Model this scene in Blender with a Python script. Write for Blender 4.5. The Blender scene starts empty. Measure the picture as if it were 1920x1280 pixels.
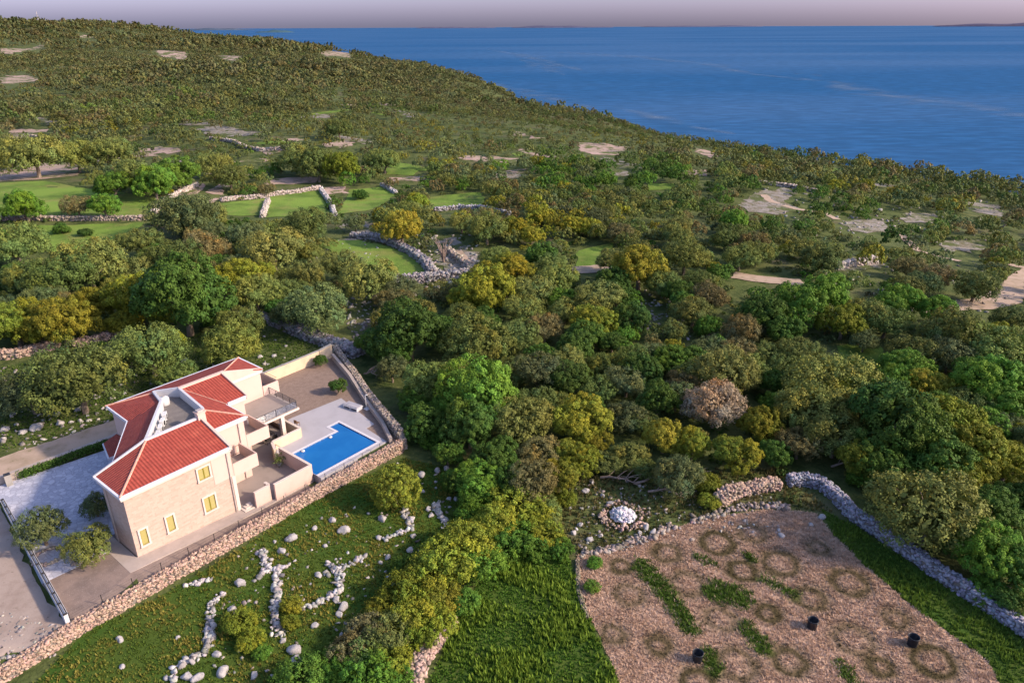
import bpy, math, random
import numpy as np
from mathutils import Vector, Matrix
from mathutils.geometry import delaunay_2d_cdt
R = math.radians
rng = np.random.default_rng(7)
random.seed(7)
S = bpy.context.scene
# ------------------------------------------------------------------ camera
F = 1350.0; HC = 45.0                       # focal length in photo pixels (1920 wide), camera height
PITCH = math.atan((640 - 49) / F); ROLL = R(-0.25)
cp, sp = math.cos(PITCH), math.sin(PITCH)
cam = bpy.data.cameras.new('camera'); co = bpy.data.objects.new('camera', cam)
S.collection.objects.link(co); S.camera = co
cam.sensor_width = 36; cam.lens = 36 * F / 1920
cam.clip_start = 0.5; cam.clip_end = 200000
co.matrix_world = Matrix.Translation((0, 0, HC)) @ Matrix.Rotation(R(90) - PITCH, 4, 'X') @ Matrix.Rotation(ROLL, 4, 'Z')
# ------------------------------------------------------------------ sky, sun, exposure
SUN_EL = R(30); SUN_AZ = (1.0, -0.22)       # azimuth as an x, y direction
W = bpy.data.worlds.new('World'); S.world = W; W.use_nodes = True
nt = W.node_tree; bg = nt.nodes['Background']
sky = nt.nodes.new('ShaderNodeTexSky'); sky.sky_type = 'NISHITA'; sky.sun_disc = False
sky.sun_elevation = SUN_EL; sky.sun_rotation = math.atan2(SUN_AZ[0], SUN_AZ[1])
sky.air_density = 1.0; sky.dust_density = 2.0; sky.ozone_density = 3.0
mx = nt.nodes.new('ShaderNodeMix'); mx.data_type = 'RGBA'; mx.blend_type = 'MULTIPLY'; mx.inputs[0].default_value = 1.0
tcw = nt.nodes.new('ShaderNodeTexCoord'); sxw = nt.nodes.new('ShaderNodeSeparateXYZ'); nt.links.new(tcw.outputs['Generated'], sxw.inputs[0])
rmp = nt.nodes.new('ShaderNodeValToRGB'); rmp.color_ramp.elements[0].position = 0.02; rmp.color_ramp.elements[0].color = (0.8, 0.7, 1.08, 1)   # lilac dusk haze low over the sea
rmp.color_ramp.elements[1].position = 0.3; rmp.color_ramp.elements[1].color = (0.95, 0.87, 0.9, 1)
nt.links.new(sxw.outputs[2], rmp.inputs[0]); nt.links.new(rmp.outputs[0], mx.inputs[7])
nt.links.new(sky.outputs[0], mx.inputs[6]); nt.links.new(mx.outputs[2], bg.inputs[0]); bg.inputs[1].default_value = 0.15
sl = bpy.data.lights.new('sun', 'SUN'); sl.energy = 3.0; sl.angle = R(3); sl.color = (1.0, 0.8, 0.59)
so = bpy.data.objects.new('sun', sl); S.collection.objects.link(so)
sd = Vector((SUN_AZ[0], SUN_AZ[1], 0)).normalized() * math.cos(SUN_EL) + Vector((0, 0, math.sin(SUN_EL)))
so.rotation_euler = (-sd).to_track_quat('-Z', 'Y').to_euler()
S.view_settings.view_transform = 'Standard'; S.view_settings.look = 'None'
S.view_settings.exposure = 0.98; S.view_settings.gamma = 1.0
S.cycles.max_bounces = 6; S.cycles.diffuse_bounces = 2; S.cycles.transparent_max_bounces = 8
# ------------------------------------------------------------------ pixel <-> world helpers (photo pixels, 1920 x 1280)
def ray(x, y):
    a = (x - 960) / F; b = (y - 640) / F; c, s = math.cos(ROLL), math.sin(ROLL)
    a, b = a * c + b * s, -a * s + b * c
    return np.array((a, cp - b * sp, -sp - b * cp))
def P(x, y, z=0.0):
    r = ray(x, y); t = (HC - z) / -r[2]
    return (r[0] * t, r[1] * t, z)
def proj(X, Y, Z):
    Z = Z - HC; f = Y * cp - Z * sp; u = Y * sp + Z * cp
    f = np.where(f > 1, f, 1.0); a = X / f; b = -u / f; c, s = math.cos(ROLL), math.sin(ROLL)
    return 960 + F * (a * c - b * s), 640 + F * (a * s + b * c)
AX, AY, _ = P(259, 1044); ANG = R(51); ux, uy = math.cos(ANG), math.sin(ANG)
def wl(a, b, z=0.0): return (AX + a * ux - b * uy, AY + a * uy + b * ux, z)
def lo(x, y): return ((x - AX) * ux + (y - AY) * uy, -(x - AX) * uy + (y - AY) * ux)
# ------------------------------------------------------------------ terrain height
SHORE = np.array([(900, -500), (600, -100), (420, 160), (300, 350), (178, 553), (80, 775), (8, 1050), (-38, 1220), (-30, 1320), (-95, 1345), (-140, 1430), (-230, 1750), (-345, 2060), (-370, 2190), (-360, 2260), (-470, 2290), (-620, 2700), (-1000, 3400), (-1900, 4800), (-4000, 7500), (-9000, 12000)], float)
def shore_d(x, y):
    best = np.full(np.shape(x), 1e9); sg = np.ones(np.shape(x))
    for i in range(len(SHORE) - 1):
        p, q = SHORE[i], SHORE[i + 1]; e = q - p; L = e @ e
        t = np.clip(((x - p[0]) * e[0] + (y - p[1]) * e[1]) / L, 0, 1)
        dx, dy = x - p[0] - t * e[0], y - p[1] - t * e[1]; d = np.hypot(dx, dy)
        s = np.sign(e[0] * dy - e[1] * dx); m = d < best
        best = np.where(m, d, best); sg = np.where(m, s, sg)
    return best * sg
def sm(t): t = np.clip(t, 0, 1); return t * t * (3 - 2 * t)
SEA = -55.0
def T(x, y):
    x = np.asarray(x, float); y = np.asarray(y, float)
    d = shore_d(x, y) + (9 * np.sin(x * .013 + y * .021) + 45 * np.sin(x * .0031 + y * .0052 + 1) * sm((y - 700) / 900) + 18 * np.sin(x * .009 - y * .011) * sm((y - 500) / 600)) * sm((np.hypot(x, y) - 300) / 300)
    r = np.hypot(x, y)
    h = SEA - 8 + 8 * sm((d + 30) / 30) + 3 * sm(d / 10) + 31 * sm(d / 115) + 21 * sm((d - 40) / 300)
    inl = sm((d - 20) / 250)
    h = h + 52 * np.exp(-((x + 1230) ** 2 / (2 * 520 ** 2) + (y - 2150) ** 2 / (2 * 620 ** 2))) * sm(d / 900)
    h = h + 8 * np.exp(-((x + 1900) ** 2 / (2 * 900 ** 2) + (y - 1500) ** 2 / (2 * 700 ** 2))) * sm(d / 900)
    nf = sm((r - 110) / 120) * inl
    h = h + nf * (1.6 * np.sin(x * .031 + 1.3 * np.sin(y * .017)) + 1.3 * np.sin(y * .043 + x * .019 + 2)) + sm((r - 500) / 400) * inl * (4 * np.sin(x * .009 + 1) * np.sin(y * .0067 + x * .003))
    h = h + .22 * np.sin(x * .17 + 2 * np.sin(y * .09)) * np.sin(y * .21 + 1) * sm((r - 40) / 30)
    a, b = lo(x, y)
    front = -1.15 - .3 * sm((-b - 8) / 30)
    yard = np.where(((a > -1.2) & (a < 19) & (b < 8)) | ((a > 9) & (a < 23.5) & (b < 15)), -1.0, -0.2)
    fr = sm((a - 31) / 12); near = np.where(b > -3.75, yard * (1 - fr) + np.minimum(yard, -.8) * fr, front * (1 - fr) - .8 * fr)
    wq = 1 - sm((np.maximum(np.maximum(-a - 60, a - 60), np.maximum(-b - 70, b - 30))) / 45)
    return h * (1 - wq) + near * wq
def G(px, py, off=0.0):
    r = ray(px, py); t = 25.0; step = 1.0; last = t
    ts = 20 * 1.006 ** np.arange(900)
    z = HC + r[2] * ts - T(r[0] * ts, r[1] * ts) - off
    i = int(np.argmax(z < 0)) if (z < 0).any() else len(ts) - 1
    a, b = ts[max(i - 1, 0)], ts[i]
    for _ in range(14):
        m = (a + b) / 2
        if HC + r[2] * m - float(T(r[0] * m, r[1] * m)) - off < 0: b = m
        else: a = m
    return np.array((r[0] * b, r[1] * b, HC + r[2] * b - off))
# ------------------------------------------------------------------ object helpers
def tag(o, label=None, cat=None, group=None, kind=None):
    if label: o['label'] = label
    if cat: o['category'] = cat
    if group: o['group'] = group
    if kind: o['kind'] = kind
    return o
def link(o, parent=None):
    S.collection.objects.link(o)
    if parent is not None: o.parent = parent
    return o
def empty(name, loc=(0, 0, 0), rz=0.0):
    o = bpy.data.objects.new(name, None); o.location = loc; o.rotation_euler = (0, 0, rz); o.empty_display_size = .3
    return link(o)
def np_mesh(name, V, Fc, mat=None, tint=None, smooth=False):
    me = bpy.data.meshes.new(name); V = np.ascontiguousarray(V, np.float32); Fc = np.ascontiguousarray(Fc, np.int32)
    n, k = Fc.shape
    me.vertices.add(len(V)); me.vertices.foreach_set('co', V.ravel())
    me.loops.add(n * k); me.loops.foreach_set('vertex_index', Fc.ravel())
    me.polygons.add(n); me.polygons.foreach_set('loop_start', np.arange(0, n * k, k, dtype=np.int32))
    if smooth: me.polygons.foreach_set('use_smooth', np.ones(n, bool))
    me.update(calc_edges=True)
    if tint is not None:
        at = me.attributes.new('tint', 'FLOAT_COLOR', 'FACE')
        t4 = np.ones((n, 4), np.float32); t4[:, :3] = tint; at.data.foreach_set('color', t4.ravel())
    if mat: me.materials.append(mat)
    return me
class MB:
    def __init__(s): s.v = []; s.f = []; s.uv = {}
    def add(s, vs, fs):
        o = len(s.v); s.v += [tuple(map(float, v)) for v in vs]; s.f += [tuple(i + o for i in f) for f in fs]; return s
    def box(s, a0, a1, b0, b1, z0, z1):
        return s.add([(a0, b0, z0), (a1, b0, z0), (a1, b1, z0), (a0, b1, z0), (a0, b0, z1), (a1, b0, z1), (a1, b1, z1), (a0, b1, z1)],
                     [(3, 2, 1, 0), (4, 5, 6, 7), (0, 1, 5, 4), (1, 2, 6, 5), (2, 3, 7, 6), (3, 0, 4, 7)])
    def seg(s, p, q, th, z0p, z1p, z0q=None, z1q=None, side=0.0):   # wall piece from p to q, side shifts it off the line (in thicknesses)
        if z0q is None: z0q = z0p
        if z1q is None: z1q = z1p
        d = Vector((q[0] - p[0], q[1] - p[1])); n = Vector((-d.y, d.x)).normalized() * th
        a = n * (side - .5); b = n * (side + .5)
        return s.add([(p[0] + a.x, p[1] + a.y, z0p), (q[0] + a.x, q[1] + a.y, z0q), (q[0] + b.x, q[1] + b.y, z0q), (p[0] + b.x, p[1] + b.y, z0p),
                      (p[0] + a.x, p[1] + a.y, z1p), (q[0] + a.x, q[1] + a.y, z1q), (q[0] + b.x, q[1] + b.y, z1q), (p[0] + b.x, p[1] + b.y, z1p)],
                     [(3, 2, 1, 0), (4, 5, 6, 7), (0, 1, 5, 4), (1, 2, 6, 5), (2, 3, 7, 6), (3, 0, 4, 7)])
    def prism(s, poly, z0, z1):
        n = len(poly); z1 = z1 if hasattr(z1, '__len__') else [z1] * n; z0 = z0 if hasattr(z0, '__len__') else [z0] * n
        return s.add([(x, y, z) for (x, y), z in zip(poly, z0)] + [(x, y, z) for (x, y), z in zip(poly, z1)],
                     [tuple(range(n))[::-1], tuple(range(n, 2 * n))] + [(i, (i + 1) % n, (i + 1) % n + n, i + n) for i in range(n)])
    def tube(s, pts, rad, n=6, cap=True):
        pts = [Vector(p) for p in pts]; rads = rad if hasattr(rad, '__len__') else [rad] * len(pts)
        o = len(s.v); ring = []
        for i, p in enumerate(pts):
            d = (pts[min(i + 1, len(pts) - 1)] - pts[max(i - 1, 0)]).normalized()
            x = d.orthogonal().normalized() if i == 0 else (x - d * x.dot(d)).normalized()
            y = d.cross(x)
            for k in range(n):
                a = 2 * math.pi * k / n; s.v.append(tuple(p + (x * math.cos(a) + y * math.sin(a)) * rads[i]))
        for i in range(len(pts) - 1):
            for k in range(n):
                s.f.append((o + i * n + k, o + i * n + (k + 1) % n, o + (i + 1) * n + (k + 1) % n, o + (i + 1) * n + k))
        if cap: s.f.append(tuple(o + k for k in range(n))[::-1]); s.f.append(tuple(o + (len(pts) - 1) * n + k for k in range(n)))
        return s
    def lathe(s, prof, n=20, c=(0, 0)):
        o = len(s.v)
        for r, z in prof:
            for k in range(n): a = 2 * math.pi * k / n; s.v.append((c[0] + r * math.cos(a), c[1] + r * math.sin(a), z))
        for i in range(len(prof) - 1):
            for k in range(n): s.f.append((o + i * n + k, o + i * n + (k + 1) % n, o + (i + 1) * n + (k + 1) % n, o + (i + 1) * n + k))
        s.f.append(tuple(o + k for k in range(n))[::-1]); s.f.append(tuple(o + (len(prof) - 1) * n + k for k in range(n)))
        return s
    def build(s, name, mat, parent=None, smooth=False, bevel=0.0):
        me = bpy.data.meshes.new(name); me.from_pydata(s.v, [], s.f); me.materials.append(mat)
        if smooth:
            for p in me.polygons: p.use_smooth = True
        o = link(bpy.data.objects.new(name, me), parent)
        if bevel: m = o.modifiers.new('bevel', 'BEVEL'); m.width = bevel; m.segments = 2; m.limit_method = 'ANGLE'
        return o
def inpoly(px, py, poly):
    poly = np.asarray(poly, float); px = np.asarray(px, float); py = np.asarray(py, float); r = np.zeros(px.shape, bool); j = len(poly) - 1
    for i in range(len(poly)):
        xi, yi = poly[i][:2]; xj, yj = poly[j][:2]
        c = ((yi > py) != (yj > py)) & (px < (xj - xi) * (py - yi) / ((yj - yi) if yj != yi else 1e-9) + xi)
        r ^= c; j = i
    return r
def cdt(poly, holes=(), pts=()):
    vs = [Vector(p[:2]) for p in poly]; es = [(i, (i + 1) % len(poly)) for i in range(len(poly))]
    for h in holes:
        o = len(vs); vs += [Vector(p[:2]) for p in h]; es += [(o + i, o + (i + 1) % len(h)) for i in range(len(h))]
    vs += [Vector(p) for p in pts]
    V, E_, Fs, *_ = delaunay_2d_cdt(vs, es, [], 0, 1e-5)
    V = np.array([(v.x, v.y) for v in V]); Fs = np.array([f for f in Fs if len(f) == 3])
    c = V[Fs].mean(1); k = inpoly(c[:, 0], c[:, 1], poly)
    for h in holes: k &= ~inpoly(c[:, 0], c[:, 1], h)
    Fs = Fs[k]
    e1 = V[Fs[:, 1]] - V[Fs[:, 0]]; e2 = V[Fs[:, 2]] - V[Fs[:, 0]]; neg = e1[:, 0] * e2[:, 1] - e1[:, 1] * e2[:, 0] < 0
    Fs[neg] = Fs[neg][:, ::-1]
    return V, Fs
def jag(poly, step, amp, seed=1):          # densify a world outline and roughen it
    rg = np.random.default_rng(seed); out = []
    for i in range(len(poly)):
        p = np.array(poly[i][:2]); q = np.array(poly[(i + 1) % len(poly)][:2]); L = np.hypot(*(q - p)); n = max(1, int(L / step))
        nrm = np.array((-(q - p)[1], (q - p)[0])) / max(L, 1e-6)
        for k in range(n): out.append(p + (q - p) * k / n + nrm * (rg.normal() * amp))
    return out
def sheet(name, poly, off, mat, step=1.0, amp=.15, seed=1, grid=None, fn=None):
    g = grid or step * 2; pl = jag(poly, step, amp, seed); A = np.array(pl)
    xs = np.arange(A[:, 0].min(), A[:, 0].max(), g); ys = np.arange(A[:, 1].min(), A[:, 1].max(), g)
    X, Y = np.meshgrid(xs, ys); X = X.ravel() + rng.uniform(-.2, .2, X.size) * g; Y = Y.ravel() + rng.uniform(-.2, .2, Y.size) * g
    k = inpoly(X, Y, pl); V, Fs = cdt(pl, (), list(zip(X[k], Y[k])))
    z = T(V[:, 0], V[:, 1]) + off; V3 = np.column_stack([V, z])
    me = np_mesh(name, V3, Fs, mat, smooth=True)
    if fn is not None:
        at = me.attributes.new('zone', 'FLOAT_COLOR', 'POINT'); c = np.ones((len(V), 4), np.float32); c[:, :3] = fn(V[:, 0], V[:, 1]); at.data.foreach_set('color', c.ravel())
    o = link(bpy.data.objects.new(name, me)); tag(o, kind='structure'); return o
# ------------------------------------------------------------------ materials
def mat(name, col, rough=.8, spec=.3, metal=0.0, var=None, bump=None, coords='Object'):
    """var: list of (colour, scale, lo, hi, detail) layers; bump: (scale, strength, distance)"""
    m = bpy.data.materials.new(name); m.use_nodes = True; n = m.node_tree.nodes; l = m.node_tree.links; b = n['Principled BSDF']
    b.inputs['Roughness'].default_value = rough; b.inputs['Specular IOR Level'].default_value = spec; b.inputs['Metallic'].default_value = metal
    tc = n.new('ShaderNodeTexCoord'); src = None
    def rgb(c):
        q = n.new('ShaderNodeRGB'); q.outputs[0].default_value = (*c, 1); return q.outputs[0]
    src = rgb(col)
    for c, sc, a, z, det in (var or []):
        t = n.new('ShaderNodeTexNoise'); t.inputs['Scale'].default_value = sc; t.inputs['Detail'].default_value = det; t.inputs['Roughness'].default_value = .65; l.new(tc.outputs[coords], t.inputs['Vector'])
        mr = n.new('ShaderNodeMapRange'); mr.inputs[1].default_value = a; mr.inputs[2].default_value = z; l.new(t.outputs['Fac'], mr.inputs[0])
        x = n.new('ShaderNodeMix'); x.data_type = 'RGBA'; l.new(mr.outputs[0], x.inputs[0]); l.new(src, x.inputs[6]); l.new(rgb(c), x.inputs[7]); src = x.outputs[2]
    l.new(src, b.inputs['Base Color'])
    if bump:
        t = n.new('ShaderNodeTexNoise'); t.inputs['Scale'].default_value = bump[0]; t.inputs['Detail'].default_value = 5; l.new(tc.outputs[coords], t.inputs['Vector'])
        bp = n.new('ShaderNodeBump'); bp.inputs['Strength'].default_value = bump[1]; bp.inputs['Distance'].default_value = bump[2]; l.new(t.outputs['Fac'], bp.inputs['Height']); l.new(bp.outputs[0], b.inputs['Normal'])
    m['b'] = 1
    return m
def tinted(name, trans=.13, rough=.7):     # colour = face attribute 'tint' x object colour
    m = bpy.data.materials.new(name); m.use_nodes = True; n = m.node_tree.nodes; l = m.node_tree.links; b = n['Principled BSDF']
    at = n.new('ShaderNodeAttribute'); at.attribute_name = 'tint'; oi = n.new('ShaderNodeObjectInfo')
    x = n.new('ShaderNodeMix'); x.data_type = 'RGBA'; x.blend_type = 'MULTIPLY'; x.inputs[0].default_value = 1
    l.new(at.outputs['Color'], x.inputs[6]); l.new(oi.outputs['Color'], x.inputs[7]); l.new(x.outputs[2], b.inputs['Base Color'])
    b.inputs['Roughness'].default_value = rough; b.inputs['Specular IOR Level'].default_value = .15
    if trans:
        t = n.new('ShaderNodeBsdfTranslucent'); l.new(x.outputs[2], t.inputs[0]); ms = n.new('ShaderNodeMixShader'); ms.inputs[0].default_value = trans
        l.new(b.outputs[0], ms.inputs[1]); l.new(t.outputs[0], ms.inputs[2]); l.new(ms.outputs[0], n['Material Output'].inputs[0])
    return m
M = {}
M['leaf'] = tinted('foliage'); M['grass'] = tinted('grass_blades', .3); M['stone'] = tinted('stone_faces', 0, .9)
M['bark'] = mat('bark', (.16, .12, .09), .9, .1, var=[((.3, .25, .2), 3, .4, .7, 4)])
M['deadwood'] = mat('dead_wood', (.33, .25, .21), .9, .1, var=[((.2, .15, .12), 3, .4, .7, 4)])
M['ground'] = mat('scrub_ground', (.085, .11, .035), .95, .1, var=[((.11, .125, .045), .09, .4, .65, 6), ((.04, .062, .018), .3, .46, .62, 7), ((.14, .115, .075), .05, .56, .72, 8), ((.26, .23, .2), .22, .66, .74, 9), ((.14, .15, .05), 1.3, .55, .75, 6)], bump=(2.5, .6, .25))
M['meadow'] = mat('meadow_grass', (.06, .095, .016), .95, .1, var=[((.035, .085, .012), .18, .45, .65, 6), ((.1, .14, .025), .5, .55, .75, 6), ((.16, .15, .05), .3, .64, .74, 6)], bump=(5, .5, .15))
M['pasture'] = mat('pasture_grass', (.16, .25, .045), .95, .1, var=[((.09, .15, .028), .08, .42, .6, 8), ((.22, .21, .07), .15, .5, .75, 6), ((.3, .27, .2), .4, .68, .74, 8)], bump=(3, .5, .2))
M['field'] = None
M['track'] = mat('dirt_track', (.42, .32, .25), .95, .1, var=[((.28, .22, .15), .4, .45, .7, 6), ((.13, .14, .05), .8, .62, .72, 5)], bump=(6, .3, .05))
M['bare'] = mat('bare_earth', (.4, .29, .25), .95, .1, var=[((.3, .24, .18), .15, .45, .65, 8), ((.1, .12, .04), .09, .5, .56, 8), ((.1, .12, .04), .5, .58, .64, 6), ((.55, .47, .42), .8, .6, .75, 6)], bump=(4, .4, .1))
M['sand'] = mat('pale_soil', (.36, .29, .25), .95, .1, var=[((.28, .215, .18), .5, .45, .65, 8), ((.15, .11, .08), 1.6, .62, .74, 8)], bump=(6, .4, .05))
M['rocky'] = mat('rocky_clearing', (.27, .245, .225), .95, .1, var=[((.17, .15, .1), .4, .45, .6, 8), ((.09, .11, .04), .08, .5, .56, 8), ((.07, .09, .03), .6, .55, .62, 8)], bump=(2, .8, .3))
M['plaster'] = mat('cream_plaster', (.6, .44, .38), .85, .2, var=[((.52, .4, .34), .8, .5, .8, 6), ((.47, .38, .33), 6, .6, .9, 4)], bump=(30, .1, .005))
M['white'] = mat('white_render', (.54, .54, .57), .7, .3, var=[((.46, .46, .49), 1.5, .5, .8, 5)])
M['trim'] = mat('stone_trim', (.62, .54, .48), .8, .2, var=[((.54, .46, .41), 5, .4, .8, 4)])
M['yellow'] = mat('ochre_shutter_paint', (.25, .205, .02), .5, .4, var=[((.2, .165, .015), 8, .4, .8, 3)])
M['metal'] = mat('dark_metal', (.05, .045, .045), .5, .4, .4)
M['brownrail'] = mat('brown_timber', (.2, .12, .08), .7, .3, var=[((.13, .08, .05), 9, .4, .7, 3)])
M['pipe'] = mat('zinc_pipe', (.5, .44, .41), .5, .4, .3)
M['gutter'] = mat('white_gutter', (.66, .68, .74), .45, .5, var=[((.54, .56, .62), 2, .5, .8, 4)])
M['roofdeck'] = mat('roof_felt', (.17, .155, .15), .95, .1, var=[((.22, .2, .19), 1.2, .45, .7, 6), ((.12, .11, .105), 5, .55, .8, 5)])
M['ridge'] = mat('ridge_tiles', (.52, .27, .2), .8, .2, var=[((.6, .42, .35), 6, .5, .7, 3)])
M['paving'] = mat('pale_concrete', (.4, .335, .3), .9, .2, var=[((.33, .28, .25), .7, .45, .7, 7), ((.3, .26, .24), 4, .6, .8, 5)])
M['court'] = mat('courtyard_tiles', (.3, .255, .23), .85, .25, var=[((.26, .22, .2), .8, .45, .7, 6)])
M['deck'] = mat('pool_deck_tiles', (.4, .385, .415), .7, .3, var=[((.36, .345, .37), .6, .45, .7, 5), ((.33, .32, .345), 6, .6, .8, 4)])
M['coping'] = mat('pool_coping', (.6, .585, .62), .6, .3, var=[((.52, .5, .54), 3, .5, .8, 4)])
M['pooltile'] = mat('pool_tiles', (.02, .26, .62), .4, .5)
M['gravel'] = mat('brown_gravel', (.25, .185, .15), .95, .1, var=[((.2, .145, .12), 1.5, .4, .65, 8), ((.36, .29, .25), 9, .55, .75, 3)], bump=(14, .5, .04))
M['gravel2'] = mat('grey_gravel', (.25, .19, .165), .95, .1, var=[((.18, .14, .125), .5, .4, .6, 8), ((.33, .27, .24), 8, .55, .75, 3)], bump=(14, .5, .04))
M['yellowwall'] = mat('sandy_render', (.62, .5, .36), .85, .2, var=[((.52, .41, .29), .7, .45, .7, 6)])
M['grey'] = mat('grey_concrete', (.35, .33, .31), .9, .2, var=[((.25, .24, .22), 1, .45, .7, 7)])
M['acwhite'] = mat('white_casing', (.62, .62, .62), .5, .4, var=[((.45, .45, .45), 3, .5, .8, 4)])
M['black'] = mat('black_plastic', (.012, .016, .026), .45, .5, var=[((.03, .035, .045), 3, .5, .8, 4)])
M['soil'] = mat('dark_soil', (.05, .035, .025), .95, .1)
M['limestone'] = mat('limestone', (.38, .36, .36), .9, .2, var=[((.24, .23, .23), 1.5, .45, .68, 8), ((.15, .145, .14), 5, .6, .75, 6)], bump=(4, .8, .08))
def special():
    # interlocking driveway pavers, pale blue grey stones
    m = mat('driveway_pavers', (.34, .36, .45), .85, .2); n = m.node_tree.nodes; l = m.node_tree.links; b = n['Principled BSDF']
    tc = n.new('ShaderNodeTexCoord'); v = n.new('ShaderNodeTexVoronoi'); v.inputs['Scale'].default_value = 1.9; l.new(tc.outputs['Object'], v.inputs['Vector'])
    r = n.new('ShaderNodeValToRGB'); r.color_ramp.elements[0].color = (.36, .375, .46, 1); r.color_ramp.elements[1].color = (.48, .49, .57, 1); r.color_ramp.elements[0].position = .2; r.color_ramp.elements[1].position = .8
    sep = n.new('ShaderNodeSeparateColor'); l.new(v.outputs['Color'], sep.inputs[0]); l.new(sep.outputs[0], r.inputs[0])
    v2 = n.new('ShaderNodeTexVoronoi'); v2.feature = 'DISTANCE_TO_EDGE'; v2.inputs['Scale'].default_value = 1.9; l.new(tc.outputs['Object'], v2.inputs['Vector'])
    mr = n.new('ShaderNodeMapRange'); mr.inputs[1].default_value = 0; mr.inputs[2].default_value = .08; l.new(v2.outputs[0], mr.inputs[0])
    x = n.new('ShaderNodeMix'); x.data_type = 'RGBA'; x.inputs[6].default_value = (.28, .285, .35, 1); l.new(mr.outputs[0], x.inputs[0]); l.new(r.outputs[0], x.inputs[7]); l.new(x.outputs[2], b.inputs['Base Color'])
    M['pavers'] = m
    # split stone facing of the villa
    m = mat('split_stone', (.6, .42, .33), .9, .15); n = m.node_tree.nodes; l = m.node_tree.links; b = n['Principled BSDF']
    tc = n.new('ShaderNodeTexCoord'); sx = n.new('ShaderNodeSeparateXYZ'); l.new(tc.outputs['Object'], sx.inputs[0]); ad = n.new('ShaderNodeMath'); l.new(sx.outputs[0], ad.inputs[0]); l.new(sx.outputs[1], ad.inputs[1])
    cx = n.new('ShaderNodeCombineXYZ'); l.new(ad.outputs[0], cx.inputs[0]); l.new(sx.outputs[2], cx.inputs[1])
    br = n.new('ShaderNodeTexBrick'); br.inputs['Scale'].default_value = 1; br.inputs['Brick Width'].default_value = .42; br.inputs['Row Height'].default_value = .2; br.inputs['Mortar Size'].default_value = .012
    br.inputs['Color1'].default_value = (.5, .375, .31, 1); br.inputs['Color2'].default_value = (.43, .3, .24, 1); br.inputs['Mortar'].default_value = (.45, .35, .29, 1); br.inputs['Bias'].default_value = -.25; br.squash = 1.6; br.squash_frequency = 3
    l.new(cx.outputs[0], br.inputs['Vector'])
    no = n.new('ShaderNodeTexNoise'); no.inputs['Scale'].default_value = 3.5; no.inputs['Detail'].default_value = 5; l.new(tc.outputs['Object'], no.inputs['Vector'])
    mr = n.new('ShaderNodeMapRange'); mr.inputs[1].default_value = .56; mr.inputs[2].default_value = .72; mr.inputs[4].default_value = .6; l.new(no.outputs[0], mr.inputs[0])
    x = n.new('ShaderNodeMix'); x.data_type = 'RGBA'; l.new(mr.outputs[0], x.inputs[0]); l.new(br.outputs[0], x.inputs[6]); x.inputs[7].default_value = (.34, .235, .19, 1); l.new(x.outputs[2], b.inputs['Base Color'])
    bp = n.new('ShaderNodeBump'); bp.inputs['Strength'].default_value = .5; bp.inputs['Distance'].default_value = .03; l.new(no.outputs[0], bp.inputs['Height']); l.new(bp.outputs[0], b.inputs['Normal'])
    M['splitstone'] = m
    # roof tiles, UV in metres: u along the eave, v up the slope
    m = mat('roof_tiles', (.4, .1, .06), .75, .25); n = m.node_tree.nodes; l = m.node_tree.links; b = n['Principled BSDF']
    uv = n.new('ShaderNodeUVMap'); uv.uv_map = 'UVMap'; wv = n.new('ShaderNodeTexWave'); wv.inputs['Scale'].default_value = .98; wv.bands_direction = 'X'; wv.wave_profile = 'SIN'; l.new(uv.outputs[0], wv.inputs[0])
    wv2 = n.new('ShaderNodeTexWave'); wv2.inputs['Scale'].default_value = .8; wv2.bands_direction = 'Y'; wv2.wave_profile = 'SAW'; l.new(uv.outputs[0], wv2.inputs[0])
    ad = n.new('ShaderNodeMath'); ad.operation = 'MULTIPLY_ADD'; ad.inputs[1].default_value = .25; l.new(wv2.outputs[1], ad.inputs[0]); l.new(wv.outputs[1], ad.inputs[2])
    bp = n.new('ShaderNodeBump'); bp.inputs['Strength'].default_value = 1; bp.inputs['Distance'].default_value = .07; l.new(ad.outputs[0], bp.inputs['Height']); l.new(bp.outputs[0], b.inputs['Normal'])
    wn = n.new('ShaderNodeTexBrick'); wn.inputs['Scale'].default_value = 1; wn.offset = 0; wn.inputs['Brick Width'].default_value = .32; wn.inputs['Row Height'].default_value = .39; wn.inputs['Mortar Size'].default_value = .015; wn.inputs['Bias'].default_value = 0
    wn.inputs['Color1'].default_value = (.34, .066, .045, 1); wn.inputs['Color2'].default_value = (.27, .05, .036, 1); wn.inputs['Mortar'].default_value = (.22, .045, .03, 1); l.new(uv.outputs[0], wn.inputs[0])
    no = n.new('ShaderNodeTexNoise'); no.inputs['Scale'].default_value = .9; no.inputs['Detail'].default_value = 6; l.new(uv.outputs[0], no.inputs[0]); mr = n.new('ShaderNodeMapRange'); mr.inputs[1].default_value = .5; mr.inputs[2].default_value = .75; mr.inputs[4].default_value = .5; l.new(no.outputs[0], mr.inputs[0])
    x = n.new('ShaderNodeMix'); x.data_type = 'RGBA'; l.new(mr.outputs[0], x.inputs[0]); l.new(wn.outputs[0], x.inputs[6]); x.inputs[7].default_value = (.43, .11, .07, 1); l.new(x.outputs[2], b.inputs['Base Color'])
    M['tiles'] = m
    # pool water
    m = mat('pool_water', (.006, .15, .48), .12, .5, var=[((.012, .18, .53), .35, .4, .7, 2)], bump=(3, .2, .03)); n = m.node_tree.nodes; l = m.node_tree.links
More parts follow.
